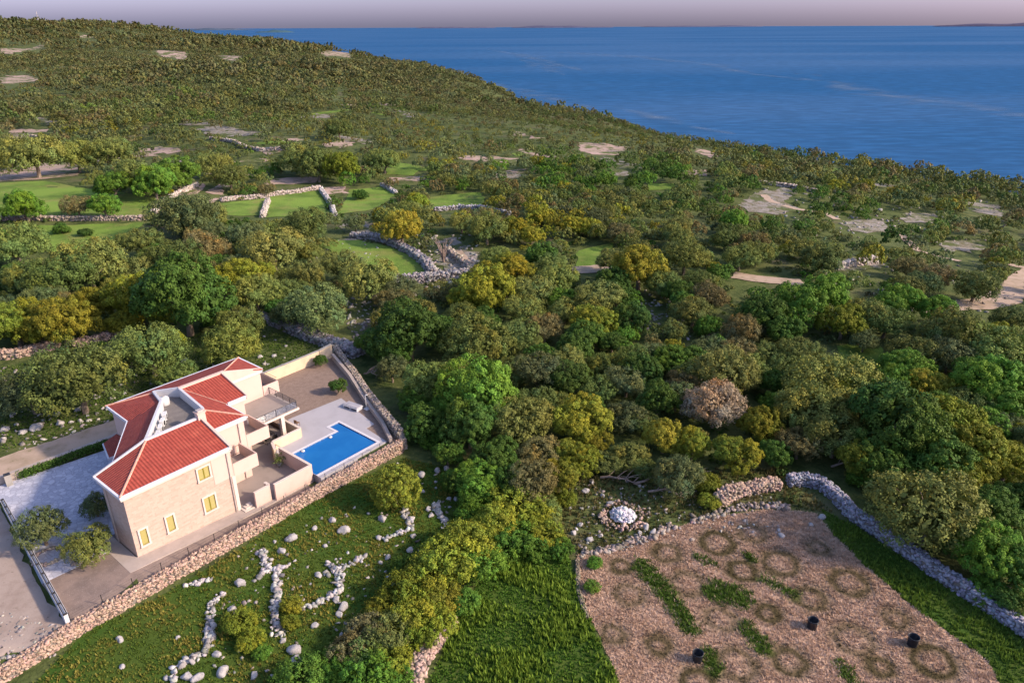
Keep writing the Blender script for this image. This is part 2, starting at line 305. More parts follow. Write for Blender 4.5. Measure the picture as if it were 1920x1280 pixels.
    tr = n.new('ShaderNodeBsdfTransparent'); tr.inputs[0].default_value = (.3, .7, 1, 1); ms = n.new('ShaderNodeMixShader'); ms.inputs[0].default_value = .2; l.new(n['Principled BSDF'].outputs[0], ms.inputs[1]); l.new(tr.outputs[0], ms.inputs[2]); l.new(ms.outputs[0], n['Material Output'].inputs[0]); M['poolwater'] = m
    # glass
    m = bpy.data.materials.new('clear_glass'); m.use_nodes = True; n = m.node_tree.nodes; l = m.node_tree.links
    tr = n.new('ShaderNodeBsdfTransparent'); tr.inputs[0].default_value = (.8, .82, .85, 1); gl = n.new('ShaderNodeBsdfGlossy'); gl.inputs['Roughness'].default_value = .05; ms = n.new('ShaderNodeMixShader'); ms.inputs[0].default_value = .12
    l.new(tr.outputs[0], ms.inputs[1]); l.new(gl.outputs[0], ms.inputs[2]); l.new(ms.outputs[0], n['Material Output'].inputs[0]); M['glass'] = m
    # sea
    m = mat('sea_water', (.015, .085, .26), .6, .007); n = m.node_tree.nodes; l = m.node_tree.links; b = n['Principled BSDF']
    tc = n.new('ShaderNodeTexCoord'); mp = n.new('ShaderNodeMapping'); mp.inputs['Rotation'].default_value = (0, 0, R(-20)); mp.inputs['Scale'].default_value = (.35, 1, 1); l.new(tc.outputs['Object'], mp.inputs[0])
    n1 = n.new('ShaderNodeTexNoise'); n1.inputs['Scale'].default_value = .09; n1.inputs['Detail'].default_value = 6; n1.inputs['Roughness'].default_value = .6; l.new(mp.outputs[0], n1.inputs[0])
    bp = n.new('ShaderNodeBump'); bp.inputs['Strength'].default_value = .5; bp.inputs['Distance'].default_value = .8; l.new(n1.outputs[0], bp.inputs['Height']); l.new(bp.outputs[0], b.inputs['Normal'])
    n2 = n.new('ShaderNodeTexNoise'); n2.inputs['Scale'].default_value = .0012; n2.inputs['Detail'].default_value = 6; l.new(mp.outputs[0], n2.inputs[0])
    mr = n.new('ShaderNodeMapRange'); mr.inputs[1].default_value = .42; mr.inputs[2].default_value = .68; l.new(n2.outputs[0], mr.inputs[0])
    x = n.new('ShaderNodeMix'); x.data_type = 'RGBA'; l.new(mr.outputs[0], x.inputs[0]); x.inputs[6].default_value = (.022, .108, .262, 1); x.inputs[7].default_value = (.06, .15, .31, 1)
    mr2 = n.new('ShaderNodeMapRange'); mr2.inputs[1].default_value = .42; mr2.inputs[2].default_value = .66; l.new(n1.outputs[0], mr2.inputs[0])
    x2 = n.new('ShaderNodeMix'); x2.data_type = 'RGBA'; x2.blend_type = 'MULTIPLY'; x2.inputs[0].default_value = .3; l.new(x.outputs[2], x2.inputs[6]); l.new(mr2.outputs[0], x2.inputs[7]); l.new(x2.outputs[2], b.inputs['Base Color'])
    M['sea'] = m
    # slick of calmer, paler water, broken up by noise and fading at its edges
    m = bpy.data.materials.new('sea_slick'); m.use_nodes = True; n = m.node_tree.nodes; l = m.node_tree.links; b = n['Principled BSDF']; b.inputs['Base Color'].default_value = (.14, .22, .33, 1); b.inputs['Roughness'].default_value = .5
    uv = n.new('ShaderNodeUVMap'); sx = n.new('ShaderNodeSeparateXYZ'); l.new(uv.outputs[0], sx.inputs[0]); tc = n.new('ShaderNodeTexCoord')
    n1 = n.new('ShaderNodeTexNoise'); n1.inputs['Scale'].default_value = .02; n1.inputs['Detail'].default_value = 7; l.new(tc.outputs['Object'], n1.inputs[0])
    mu = n.new('ShaderNodeMath'); mu.operation = 'MULTIPLY'; l.new(sx.outputs[1], mu.inputs[0]); mr = n.new('ShaderNodeMapRange'); mr.inputs[1].default_value = .42; mr.inputs[2].default_value = .95; l.new(n1.outputs[0], mr.inputs[0]); l.new(mr.outputs[0], mu.inputs[1])
    tr = n.new('ShaderNodeBsdfTransparent'); ms = n.new('ShaderNodeMixShader'); l.new(mu.outputs[0], ms.inputs[0]); l.new(tr.outputs[0], ms.inputs[1]); l.new(b.outputs[0], ms.inputs[2]); l.new(ms.outputs[0], n['Material Output'].inputs[0]); M['slick'] = m
    # dry field: zone.r = ring of flattened darker grass, zone.g = green growth
    m = mat('dry_field', (.48, .33, .245), .95, .1, var=[((.29, .185, .115), .5, .4, .65, 8), ((.52, .36, .26), 2.5, .5, .75, 6)], bump=(4, .9, .2)); n = m.node_tree.nodes; l = m.node_tree.links; b = n['Principled BSDF']
    src = b.inputs['Base Color'].links[0].from_socket; at = n.new('ShaderNodeAttribute'); at.attribute_name = 'zone'; se = n.new('ShaderNodeSeparateColor'); l.new(at.outputs['Color'], se.inputs[0])
    for i, c in ((0, (.07, .055, .026)), (1, (.06, .1, .016))):
        x = n.new('ShaderNodeMix'); x.data_type = 'RGBA'; l.new(se.outputs[i], x.inputs[0]); l.new(src, x.inputs[6]); x.inputs[7].default_value = (*c, 1); src = x.outputs[2]
    l.new(src, b.inputs['Base Color']); M['field'] = m
special()
# ------------------------------------------------------------------ terrain, sea, islands
def polar(r0, r1, ratio, az0, az1, naz):
    rs = r0 * ratio ** np.arange(int(math.log(r1 / r0) / math.log(ratio)) + 2); az = np.linspace(R(az0), R(az1), naz)
    Rg, Ag = np.meshgrid(rs, az, indexing='ij'); X = Rg * np.sin(Ag); Y = Rg * np.cos(Ag) ; nr = len(rs)
    i = np.arange(nr - 1)[:, None] * naz + np.arange(naz - 1)[None, :]
    Fc = np.stack([i, i + 1, i + 1 + naz, i + naz], -1).reshape(-1, 4)[:, ::-1]
    return X.ravel(), Y.ravel(), Fc
X, Y, Fc = polar(12, 9000, 1.0095, -62, 62, 460)
tag(link(bpy.data.objects.new('terrain', np_mesh('terrain', np.column_stack([X, Y, T(X, Y)]), Fc, M['ground'], smooth=True))), kind='structure')
X, Y, Fc = polar(60, 60000, 1.12, -75, 88, 60)
tag(link(bpy.data.objects.new('sea', np_mesh('sea', np.column_stack([X, Y, np.full(X.shape, SEA)]), Fc, M['sea'], smooth=True))), kind='structure')
# slicks on the water
def slick(pts, wd, seed):
    c = [np.array(P(x, y, SEA + .15)[:2]) for x, y in pts]; pl = []
    for i in range(len(c) - 1):
        for k in range(12): pl.append(c[i] + (c[i + 1] - c[i]) * k / 12)
    pl = np.array(pl + [c[-1]]); d = np.gradient(pl, axis=0); nn = np.column_stack([-d[:, 1], d[:, 0]]); nn /= np.linalg.norm(nn, axis=1)[:, None]
    rg = np.random.default_rng(seed); wv = wd * (1 + .5 * np.sin(np.linspace(0, 9, len(pl)) + seed)) * np.interp(np.arange(len(pl)), [0, 5, len(pl) - 6, len(pl) - 1], [.1, 1, 1, .1])
    rows = [pl - nn * wv[:, None], pl, pl + nn * wv[:, None]]; V = np.concatenate(rows); n = len(pl); fs = []
    for r in range(2):
        for i in range(n - 1): fs.append((r * n + i, r * n + i + 1, (r + 1) * n + i + 1, (r + 1) * n + i))
    me = np_mesh('sea_slick', np.column_stack([V, np.full(len(V), SEA + .15)]), np.array(fs), M['slick']); uv = me.uv_layers.new(name='UVMap')
    w = np.concatenate([np.zeros(n), np.ones(n), np.zeros(n)]); li = np.empty(len(me.loops), int); me.loops.foreach_get('vertex_index', li)
    uv.data.foreach_set('uv', np.column_stack([li * 0., w[li]]).astype(np.float32).ravel())
    tag(link(bpy.data.objects.new('water_streak', me)), kind='structure')
slick([(1040, 98), (1180, 106), (1340, 122), (1400, 138), (1480, 146), (1560, 154), (1620, 172), (1740, 190), (1860, 208), (1960, 222)], 42, 1)
slick([(820, 132), (880, 146), (960, 168), (1040, 184), (1120, 205)], 30, 2)
slick([(975, 112), (1020, 124), (1060, 142)], 40, 3)
slick([(905, 92), (985, 104), (1040, 120), (1090, 132)], 40, 4)
slick([(1150, 200), (1240, 222), (1300, 238), (1380, 252)], 14, 5)
slick([(690, 112), (760, 122), (800, 134)], 40, 6)
slick([(1490, 138), (1540, 143)], 25, 7)
def island(cx, hw, dist, hpx, seed, label, col):
    rg = np.random.default_rng(seed); d = P(cx, 200, SEA); d = np.array(d[:2]); d /= np.linalg.norm(d); c = d * dist; t = np.array((d[1], -d[0])); L = hw / F * dist; Hh = hpx / F * dist
    n, k = 40, 8; V = []; fs = []
    for i in range(n):
        s = -1 + 2 * i / (n - 1); prof = Hh * (1 - s * s) ** .6 * (.75 + .2 * math.sin(3.1 * s + seed) + .12 * math.sin(9 * s + 2 * seed))
        for j in range(k):
            a = math.pi * j / (k - 1); p = c + t * s * L + d * (-math.cos(a)) * L * .3 * (1 - s * s) ** .5; V.append((p[0], p[1], SEA - 5 + (prof + 5) * math.sin(a)))
    for i in range(n - 1):
        for j in range(k - 1): fs.append((i * k + j, i * k + j + 1, (i + 1) * k + j + 1, (i + 1) * k + j))
    o = link(bpy.data.objects.new('island', np_mesh('island', np.array(V), np.array(fs), mat('island_scrub', col, .95, .05, var=[((col[0] * .7, col[1] * .7, col[2] * .7), .004, .4, .7, 6)]), smooth=True)))  # distance haze is put into the scrub colour: bluish col
    tag(o, label, 'island', kind='structure')
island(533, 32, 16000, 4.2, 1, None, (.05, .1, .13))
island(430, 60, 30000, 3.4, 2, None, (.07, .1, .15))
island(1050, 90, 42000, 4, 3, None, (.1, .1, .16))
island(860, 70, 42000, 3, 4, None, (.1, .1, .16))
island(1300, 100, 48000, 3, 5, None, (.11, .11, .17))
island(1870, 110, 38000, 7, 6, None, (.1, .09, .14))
# ------------------------------------------------------------------ clearings, fields and tracks (photo outlines laid on the terrain)
FIELD = [(1082, 1042), (1200, 1012), (1300, 978), (1440, 955), (1530, 962), (1560, 1000), (1620, 1060), (1720, 1145), (1850, 1238), (1880, 1290), (1168, 1290), (1105, 1150), (1085, 1090)]
LANE = [(800, 1290), (850, 1180), (905, 1080), (960, 1030), (1065, 1035), (1080, 1090), (1100, 1150), (1165, 1290)]
MEADOW = [(-40, 1300), (60, 1285), (160, 1185), (300, 1118), (448, 1030), (580, 945), (680, 895), (758, 858), (850, 880), (870, 960), (840, 1010), (770, 1040), (730, 1090), (700, 1200), (660, 1300)]
STRIP = [(1540, 955), (1600, 985), (1700, 1050), (1800, 1120), (1960, 1215), (1960, 1300), (1880, 1290), (1850, 1238), (1720, 1145), (1620, 1060), (1560, 1000)]
MEADOWS = [[(-20, 345), (80, 340), (150, 352), (290, 372), (300, 395), (275, 408), (20, 408), (-20, 400)], [(30, 424), (270, 418), (240, 450), (180, 472), (100, 476), (70, 440)],
           [(415, 382), (500, 373), (490, 405), (415, 403)], [(505, 365), (600, 357), (622, 405), (500, 408)], [(655, 356), (720, 348), (742, 365), (700, 393), (632, 402)],
           [(800, 370), (900, 361), (912, 383), (808, 392)], [(590, 458), (650, 448), (740, 465), (800, 495), (795, 515), (735, 522), (690, 500), (640, 480)], [(720, 316), (790, 318), (775, 329), (725, 328)],
           [(0, 262), (80, 262), (80, 270), (0, 272)], [(1085, 470), (1150, 455), (1140, 500), (1080, 505)], [(1215, 345), (1265, 345), (1265, 357), (1215, 357)], [(1570, 650), (1650, 640), (1650, 690), (1575, 690)]]
BARE = [[(-20, 314), (60, 308), (150, 306), (148, 330), (60, 338), (-20, 342)], [(500, 338), (560, 332), (600, 334), (590, 342), (505, 348)], [(320, 370), (372, 345), (395, 352), (350, 372)], [(600, 352), (645, 350), (655, 362), (615, 365)], [(0, 146), (45, 142), (80, 150), (0, 158)],
        [(20, 242), (90, 243), (85, 249), (20, 250)], [(1085, 268), (1120, 272), (1170, 282), (1165, 292), (1110, 290), (1085, 284)], [(1300, 276), (1345, 288), (1340, 298), (1305, 285)], [(730, 335), (790, 331), (800, 337), (740, 342)], [(400, 385), (430, 350), (410, 345), (380, 372)],
        [(600, 98), (660, 100), (655, 108), (610, 106)], [(410, 104), (455, 107), (450, 114), (420, 112)], [(290, 92), (350, 100), (345, 112), (300, 104)], [(0, 92), (85, 84), (82, 90), (20, 102), (0, 102)], [(150, 66), (178, 68), (176, 72), (152, 71)]]
ROCKY = [[(1385, 385), (1425, 358), (1470, 352), (1500, 362), (1470, 380), (1500, 392), (1470, 402), (1400, 398)], [(1580, 415), (1640, 410), (1670, 425), (1640, 438), (1590, 432)], [(1690, 400), (1760, 402), (1745, 420), (1700, 418)], [(1810, 378), (1870, 385), (1880, 405), (1830, 400)],
         [(1635, 343), (1680, 348), (1678, 355), (1640, 350)], [(1560, 495), (1640, 485), (1650, 500), (1600, 512), (1565, 508)], [(1760, 455), (1830, 450), (1850, 468), (1780, 475)], [(640, 415), (665, 405), (700, 420), (680, 450), (640, 450)], [(1140, 320), (1175, 312), (1180, 330), (1150, 335)], [(870, 520), (900, 480), (850, 440), (800, 470), (840, 520)]]
MAIN_CLEAR = [FIELD, LANE, MEADOW, STRIP] + MEADOWS + BARE + ROCKY
rgc = np.random.default_rng(5)
for i in range(60):                                  # small pale clearings over the far slopes
    cx_ = rgc.uniform(0, 1900); top_ = 75 + cx_ * .13 + 40; cy_ = rgc.uniform(top_, top_ + 190 - cx_ * .03); s_ = (cy_ - 30) / 200
    if cy_ > 330: continue
    a_ = rgc.uniform(14, 46) * s_; b_ = rgc.uniform(2.2, 4.5) * s_; ph = rgc.uniform(0, 6); sk = rgc.uniform(-.12, .25)
    pl_ = [(cx_ + a_ * math.cos(t_) * (1 + .25 * math.sin(3 * t_ + ph)), cy_ + b_ * math.sin(t_) * (1 + .3 * math.sin(2 * t_ + ph)) + sk * a_ * math.cos(t_)) for t_ in np.linspace(0, 2 * math.pi, 11)[:-1]]
    (MEADOWS if rgc.random() < .25 else BARE if rgc.random() < .5 else ROCKY).append(pl_)
NAUTO = True
def px_poly(p, lim=None): return [G(x, y)[:2] for x, y in p]
field_w = px_poly(FIELD)
RINGS = [(1250, 1037), (1345, 1018), (1165, 1062), (1180, 1115), (1290, 1095), (1235, 1210), (1392, 1070), (1463, 1056), (1535, 1028), (1410, 1000), (1592, 1092), (1440, 1150), (1520, 1122), (1600, 1200), (1680, 1160), (1480, 1240), (1750, 1240), (1150, 1190), (1350, 1160), (1380, 1245), (1650, 1250), (1310, 1280)]
RW = [G(x, y)[:2] for x, y in RINGS]
GREENP = [((1205, 1062), (1262, 1130), 17), ((1262, 1130), (1295, 1180), 15), ((1345, 1110), (1385, 1120), 22), ((1305, 1045), (1338, 1058), 9), ((1432, 1085), (1490, 1118), 11), ((1400, 1180), (1432, 1215), 15), ((1325, 1225), (1340, 1255), 13), ((1580, 1250), (1600, 1280), 11), ((1402, 1040), (1412, 1050), 9)]
GW = [(G(*a)[:2], G(*b)[:2], r * .052) for a, b, r in GREENP]
def field_zone(x, y):
    wob = .14 * np.sin(x * 3.1 + 1.7 * np.sin(y * 2.3)) + .12 * np.sin(y * 4.3 + x * 1.9)
    ring = np.zeros(x.shape); green = np.zeros(x.shape)
    for i, c in enumerate(RW):
        d = np.hypot(x - c[0], (y - c[1])) + wob * .6; r0 = 1.15 + .35 * math.sin(i * 2.1)
        ring = np.maximum(ring, np.exp(-((d - r0) / .55) ** 2) * (.92 + .15 * math.sin(i * 1.3)))
    for a, b, r in GW:
        e = b - a; t = np.clip(((x - a[0]) * e[0] + (y - a[1]) * e[1]) / (e @ e + 1e-6), 0, 1); d = np.hypot(x - a[0] - t * e[0], y - a[1] - t * e[1]) + wob * .7
        green = np.maximum(green, np.clip((r * 1.45 - d) / .8, 0, 1))
    return np.column_stack([ring, green, ring * 0])
sheet('dry_field', field_w, .035, M['field'], .5, .07, 3, .28, field_zone)
sheet('meadow', px_poly(MEADOW), .03, M['meadow'], .8, .08, 4, 1.2); sheet('grass_lane', px_poly(LANE), .03, M['meadow'], .8, .08, 5, 1.2); sheet('grass_strip', px_poly(STRIP), .028, M['meadow'], .8, .08, 6, 1.2)
for i, p in enumerate(MEADOWS): sheet('pasture', px_poly(p), .09, M['pasture'], 2.5, .3, 10 + i, 5)
for i, p in enumerate(BARE): sheet('bare_ground', px_poly(p), .1, M['bare'], 8 if p[0][1] < 150 else 3, 6 if p[0][1] < 150 else .9 if i < 15 else 2.2, 30 + i, 6)
for i, p in enumerate(ROCKY): sheet('rocky_ground', px_poly(p), .1, M['rocky'], 2, .7 if i < 10 else 1.8, 50 + i, 5)
def strip_poly(pts, wd):
    c = np.array([G(x, y)[:2] for x, y in pts]); d = np.gradient(c, axis=0); nn = np.column_stack([-d[:, 1], d[:, 0]]); nn /= np.linalg.norm(nn, axis=1)[:, None]
    return list(c + nn * wd) + list((c - nn * wd)[::-1])
TRACKS = [[(1720, 582), (1780, 574), (1840, 571), (1880, 562), (1905, 542), (1925, 522), (1960, 500)], [(1375, 516), (1420, 523), (1470, 528), (1505, 530)], [(1070, 508), (1110, 505), (1145, 500), (1200, 497)], [(1890, 495), (1905, 500), (1940, 505)], [(1430, 365), (1445, 378), (1490, 392), (1545, 400), (1570, 412)], [(1690, 440), (1720, 470), (1800, 490)], [(850, 470), (868, 488), (885, 505)]]
TW = [2.8, 2.2, 2.0, 1.6, 1.2, 1.0, 1.4]
for i, t in enumerate(TRACKS): sheet('dirt_track', strip_poly(t, TW[i]), .12, M['track'], 1.2, .12, 70 + i, 1.6)
# ------------------------------------------------------------------ stones and dry stone walls
def ico():
    import bmesh
    bm = bmesh.new(); bmesh.ops.create_icosphere(bm, subdivisions=1, radius=1); V = np.array([v.co[:] for v in bm.verts]); Fs = np.array([[v.index for v in f.verts] for f in bm.faces]); bm.free(); return V, Fs
IV, IF = ico()
STN = []
for i in range(10):
    v = IV.copy(); v = np.sign(v) * np.abs(v) ** .7; v *= (1 + rng.normal(0, .2, (len(v), 1))) ; STN.append(v * .62)
def stones_mesh(name, C, sc, col, parent=None, m=None, flat=.75):
    """C (N,3) centres, sc (N,) sizes, col (N,3) tints"""
    N = len(C); V = np.empty((N, len(IV), 3)); ang = rng.uniform(0, 6.28, N); tl = rng.normal(0, .35, (N, 2)); k = rng.integers(0, 10, N); s3 = sc[:, None] * rng.uniform(.7, 1.25, (N, 3)) * np.array((1.15, .95, flat))
    for i in range(10):
        mk = k == i
        V[mk] = STN[i][None] * s3[mk][:, None, :]
    z = V[:, :, 2] + V[:, :, 0] * tl[:, :1] + V[:, :, 1] * tl[:, 1:]; ca, sa = np.cos(ang)[:, None], np.sin(ang)[:, None]
    x = V[:, :, 0] * ca - V[:, :, 1] * sa; y = V[:, :, 0] * sa + V[:, :, 1] * ca
    V = np.stack([x, y, z], -1) + C[:, None, :]
    Fc = (IF[None] + (np.arange(N) * len(IV))[:, None, None]).reshape(-1, 3)
    tn = np.repeat(col, len(IF), 0) * rng.uniform(.85, 1.12, (N * len(IF), 1))
    return link(bpy.data.objects.new(name, np_mesh(name, V.reshape(-1, 3), Fc, m or M['stone'], tn)), parent)
def stone_cols(n, base, spread=.18):
    c = np.array(base)[None] * (1 + rng.normal(0, spread, (n, 1))) * (1 + rng.normal(0, .04, (n, 3))); dk = rng.random(n) < .12; c[dk] *= .5; return np.clip(c, .03, .75)
def dry_wall(pts, h, th, ss, base, label, cat='stone wall', name='dry_stone_wall', group=None, follow=True, zt=None, zb=None, ruin=0.0, fill=1.0):
    """pts: world xy along the centre line; the wall core plus fitted stones on faces and top"""
    pts = [np.array(p[:2], float) for p in pts]; o3 = np.array([*pts[0], 0.]); L = [0]
    for i in range(len(pts) - 1): L.append(L[-1] + np.hypot(*(pts[i + 1] - pts[i])))
    L = np.array(L); PX = np.array([p[0] for p in pts]); PY = np.array([p[1] for p in pts]); tot = L[-1]; H_ = h if hasattr(h, '__len__') else [h] * len(pts)
    o3[2] = float(T(*pts[0]))
    root = empty(name, tuple(o3)); tag(root, label, cat, group)
    def at(s):
        x = np.interp(s, L, PX); y = np.interp(s, L, PY); e = .2; dx = np.interp(s + e, L, PX) - np.interp(s - e, L, PX); dy = np.interp(s + e, L, PY) - np.interp(s - e, L, PY); q = np.hypot(dx, dy) + 1e-9
        b = T(x, y) if zb is None else np.full(np.shape(x), zb); hh = np.interp(s, L, H_) * (1 + ruin * np.sin(s * .9) * np.sin(s * .37 + 1)); return x, y, -dy / q, dx / q, b, hh
    n = max(3, int(tot / .8)); s = np.linspace(0, tot, n); x, y, nx, ny, b, hh = at(s); w2 = th / 2 * .86
    core = MB(); 
    rows = [(-1.15, -.5), (-.9, .93), (.9, .93), (1.15, -.5)]; V = []
    for i in range(n):
        for k, zz in rows: V.append((x[i] + nx[i] * w2 * k - o3[0], y[i] + ny[i] * w2 * k - o3[1], b[i] + (hh[i] * zz if zz > 0 else zz) - o3[2]))
    fs = []
    for i in range(n - 1):
        for k in range(4): fs.append((i * 4 + k, i * 4 + (k + 1) % 4, (i + 1) * 4 + (k + 1) % 4, (i + 1) * 4 + k))
    fs += [(0, 1, 2, 3), tuple((n - 1) * 4 + k for k in (3, 2, 1, 0))]
    core.add(V, fs).build('wall_core', M['corestone'], root)
    Cs = []; 
    for side in (-1, 1):
        m = int(tot * max(H_) / (ss * ss * .62) * fill) + 4; s = rng.uniform(0, tot, m); x, y, nx, ny, b, hh = at(s); z = rng.uniform(-.05, 1, m) * hh; k = w2 * (1.2 - .25 * z / np.maximum(hh, .1)) * side
        Cs.append(np.column_stack([x + nx * k, y + ny * k, b + z]))
    m = int(tot * th / (ss * ss * .55)) + 4; s = rng.uniform(0, tot, m); x, y, nx, ny, b, hh = at(s); k = rng.uniform(-1, 1, m) * w2
    Cs.append(np.column_stack([x + nx * k, y + ny * k, b + hh * .96]))
    for e in (0., tot):
        m = int(th * max(H_) / (ss * ss * .6)) + 2; x, y, nx, ny, b, hh = at(np.full(m, e)); k = rng.uniform(-1, 1, m) * w2; Cs.append(np.column_stack([x + nx * k, y + ny * k, b + rng.uniform(0, 1, m) * hh]))
    C = np.concatenate(Cs) - o3; stones_mesh('stones', C, ss * rng.uniform(.6, 1.25, len(C)), stone_cols(len(C), base), root)
    return root
M['corestone'] = mat('wall_core_stone', (.2, .175, .155), .95, .1)
GREYS, PINKS, TANS = (.3, .28, .285), (.38, .28, .23), (.34, .285, .24)
LW = lambda pts: [wl(a, b) for a, b in pts]
dry_wall(LW([(-34, -5.2), (-22, -4.6), (-12, -4.3), (-7.3, -3.95), (0, -3.95), (8, -3.95), (18, -3.95), (24, -4.1), (29, -4.3)]), [1.2, 1.2, 1.2, 1.35, 1.35, 1.35, 1.35, 1.45, 1.55], .75, .2, (.4, .285, .225), 'long pinkish dry stone retaining wall along the lower edge of the villa plot', name='retaining_wall', zb=-1.25)
dry_wall(LW([(29.4, -4.3), (31.2, .3), (34.2, 7.6), (37.3, 14), (39.6, 19.5), (41.4, 23.8)]), [1.5, 1.3, 1.2, 1.2, 1.3, 1.6], .8, .22, TANS, 'tan dry stone boundary wall rising beside the pool deck and gravel yard')
def pxs(l): return [G(x, y) for x, y in l]
dry_wall(pxs([(1478, 908), (1505, 906), (1535, 912), (1562, 932), (1600, 972), (1650, 1005), (1700, 1038), (1750, 1075), (1800, 1108), (1860, 1148), (1970, 1220)]), 1.15, 1.0, .26, (.29, .285, .34), 'thick grey dry stone wall curving down the right side of the dry field')
dry_wall(pxs([(1345, 945), (1380, 928), (1420, 918), (1458, 912)]), 1.0, 1.3, .3, PINKS, 'short crumbling pale pink stone wall at the far edge of the dry field', ruin=.3)
dry_wall(pxs([(440, 588), (480, 598), (520, 606), (560, 624), (600, 640), (640, 655), (672, 668)]), 1.1, 2.4, .42, GREYS, 'broad grey rubble wall descending to the back corner of the gravel yard', ruin=.2)
dry_wall(pxs([(-20, 675), (30, 670), (75, 660), (110, 650)]), 1.2, 1.2, .38, PINKS, 'pinkish stone wall at the far left under the yellow green trees', ruin=.15)
dry_wall(pxs([(140, 650), (175, 643), (210, 632), (232, 622)]), 1.0, 1.2, .38, PINKS, 'short pinkish stone wall behind the shrubs above the villa', ruin=.15)
dry_wall(pxs([(-20, 414), (60, 413), (150, 413), (220, 413), (278, 412)]), 1.0, 1.0, .42, TANS, 'straight tan field wall between the two green pastures at the left')
dry_wall(pxs([(288, 402), (300, 388), (318, 374), (345, 360), (370, 348)]), 1.0, 1.0, .42, (.45, .4, .36), 'pale field wall climbing at the right end of the left pasture')
dry_wall(pxs([(492, 408), (497, 395), (503, 378)]), 1.0, 1.0, .42, (.45, .4, .36), 'short pale field wall on the left side of the small middle pasture')
dry_wall(pxs([(628, 406), (622, 388), (612, 372), (602, 358)]), 1.0, 1.0, .42, (.4, .38, .38), 'grey field wall on the right side of the small middle pasture')
dry_wall(pxs([(415, 378), (450, 374), (490, 371), (540, 364), (600, 354)]), 1.0, 1.0, .42, (.42, .36, .32), 'tan field wall along the upper edge of the middle pastures')
dry_wall(pxs([(660, 446), (700, 448), (740, 460), (775, 478), (800, 498), (812, 516)]), 1.2, 1.6, .5, GREYS, 'curved grey stone wall around the round green pasture')
dry_wall(pxs([(735, 532), (780, 528), (830, 524), (880, 518)]), 1.4, 2.2, .45, GREYS, 'thick grey stone wall below the round green pasture')
dry_wall(pxs([(742, 532), (755, 545), (772, 558)]), 1.2, 1.6, .45, GREYS, 'short grey wall stub branching down from the thick pasture wall')
dry_wall(pxs([(838, 470), (858, 488), (878, 502), (888, 515)]), 1.0, 1.2, .5, TANS, 'tan stone wall sloping down beside the bare pink tree')
dry_wall(pxs([(815, 396), (860, 392), (900, 392), (955, 404)]), 1.0, 1.0, .42, (.34, .33, .35), 'grey field wall below the right hand pasture with pale rocks')
dry_wall(pxs([(716, 349), (728, 355), (742, 364)]), 1.0, 1.0, .42, (.4, .38, .38), 'tiny grey field wall stub at the corner of the small far pasture')
dry_wall(pxs([(1565, 505), (1600, 498), (1640, 492)]), 1.2, 1.4, .5, (.42, .38, .35), 'short tan wall among olives left of the right hand dirt track')
for pts_, lb_ in (([(448, 276), (490, 284), (545, 281)], 'pale thin field wall high above the middle pastures'), ([(20, 262), (60, 258), (120, 262)], 'faint tan field wall beyond the pinkish clearing'), ([(395, 262), (440, 268), (460, 278)], 'short pale wall climbing left of the thin high field wall'),
                  ([(250, 180), (320, 186), (380, 184)], 'distant tan wall line across the upper left hillside'), ([(640, 200), (700, 196), (760, 202)], 'distant tan wall line in mid hillside below the coast'), ([(1420, 345), (1480, 352), (1530, 362)], 'thin pale wall line above the rocky right slope')):
    dry_wall(pxs(pts_), 1.1, .9, .5, (.42, .36, .32), lb_)
dry_wall(pxs([(1100, 1158), (1085, 1110), (1082, 1050)]), .2, .3, .16, (.2, .17, .13), 'low dark stone edging on the left side of the dry field')
dry_wall(pxs([(770, 1300), (790, 1240), (820, 1195), (845, 1165)]), .8, 1.3, .3, PINKS, 'pinkish stone bank emerging between yellow shrubs at the bottom edge', ruin=.2)
# ------------------------------------------------------------------ villa plot surfaces (plot frame: a along the stone facade, b inward)
def slab(name, poly, z, m, depth=1.2, holes=(), kind='structure', zf=None):
    V, Fs = cdt(poly, holes); zf = zf or (lambda a, b: z); mb = MB(); mb.add([(x, y, zf(x, y)) for x, y in V], [tuple(f) for f in Fs])
    for lp in [poly] + list(holes):
        n = len(lp); mb.add([(x, y, zf(x, y)) for x, y in lp] + [(x, y, zf(x, y) - depth) for x, y in lp], [(i, i + n, (i + 1) % n + n, (i + 1) % n) for i in range(n)])
    o = mb.build(name, m); o.location = (AX, AY, 0); o.rotation_euler = (0, 0, ANG); tag(o, kind=kind); return o
def local(o): o.location = (AX, AY, 0); o.rotation_euler = (0, 0, ANG); return o
apz = lambda a, b: max(-.75, -.075 * max(a, 0)) if b < 6 else 0.0
slab('paved_apron', [(-1.45, -1.55), (1, -1.55), (5, -1.55), (11.5, -1.6), (17.6, -1.75), (17.6, -.95), (11.6, -.9), (10.6, .1), (-.1, .1), (-.1, 5.2), (-1.4, 5.2)], 0, M['paving'], zf=apz)
slab('gravel_path', [(-7.2, -3.7), (29, -3.9), (28.6, -2.85), (17.7, -2.85), (17.6, -1.75), (11.5, -1.6), (1, -1.55), (-1.45, -1.55), (-1.4, 2.9), (-7.0, 3.2)], 0, M['gravel2'], zf=lambda a, b: -.02 if a < 0 else max(-.9, -.08 * a - .12))
slab('driveway', [(-7.0, 3.2), (-1.4, 2.9), (-1.4, 5.2), (-.1, 5.2), (1.4, 5.2), (6.6, 12.6), (6.8, 21.4), (-4.6, 23.2), (-5.0, 18)], -.01, M['pavers'])
slab('courtyard_floor', [(11.6, -.9), (18.4, -1.6), (18.4, 6), (22.4, 6), (22.4, 13.2), (17, 13.2), (14.5, 8), (10.3, 4.2), (10.6, .1)], -.6, M['court'])
POOL = [(18.62, -2.0), (27.35, -2.0), (27.5, 5.25), (26.1, 5.25), (26.1, 3.6), (18.62, 3.6)]
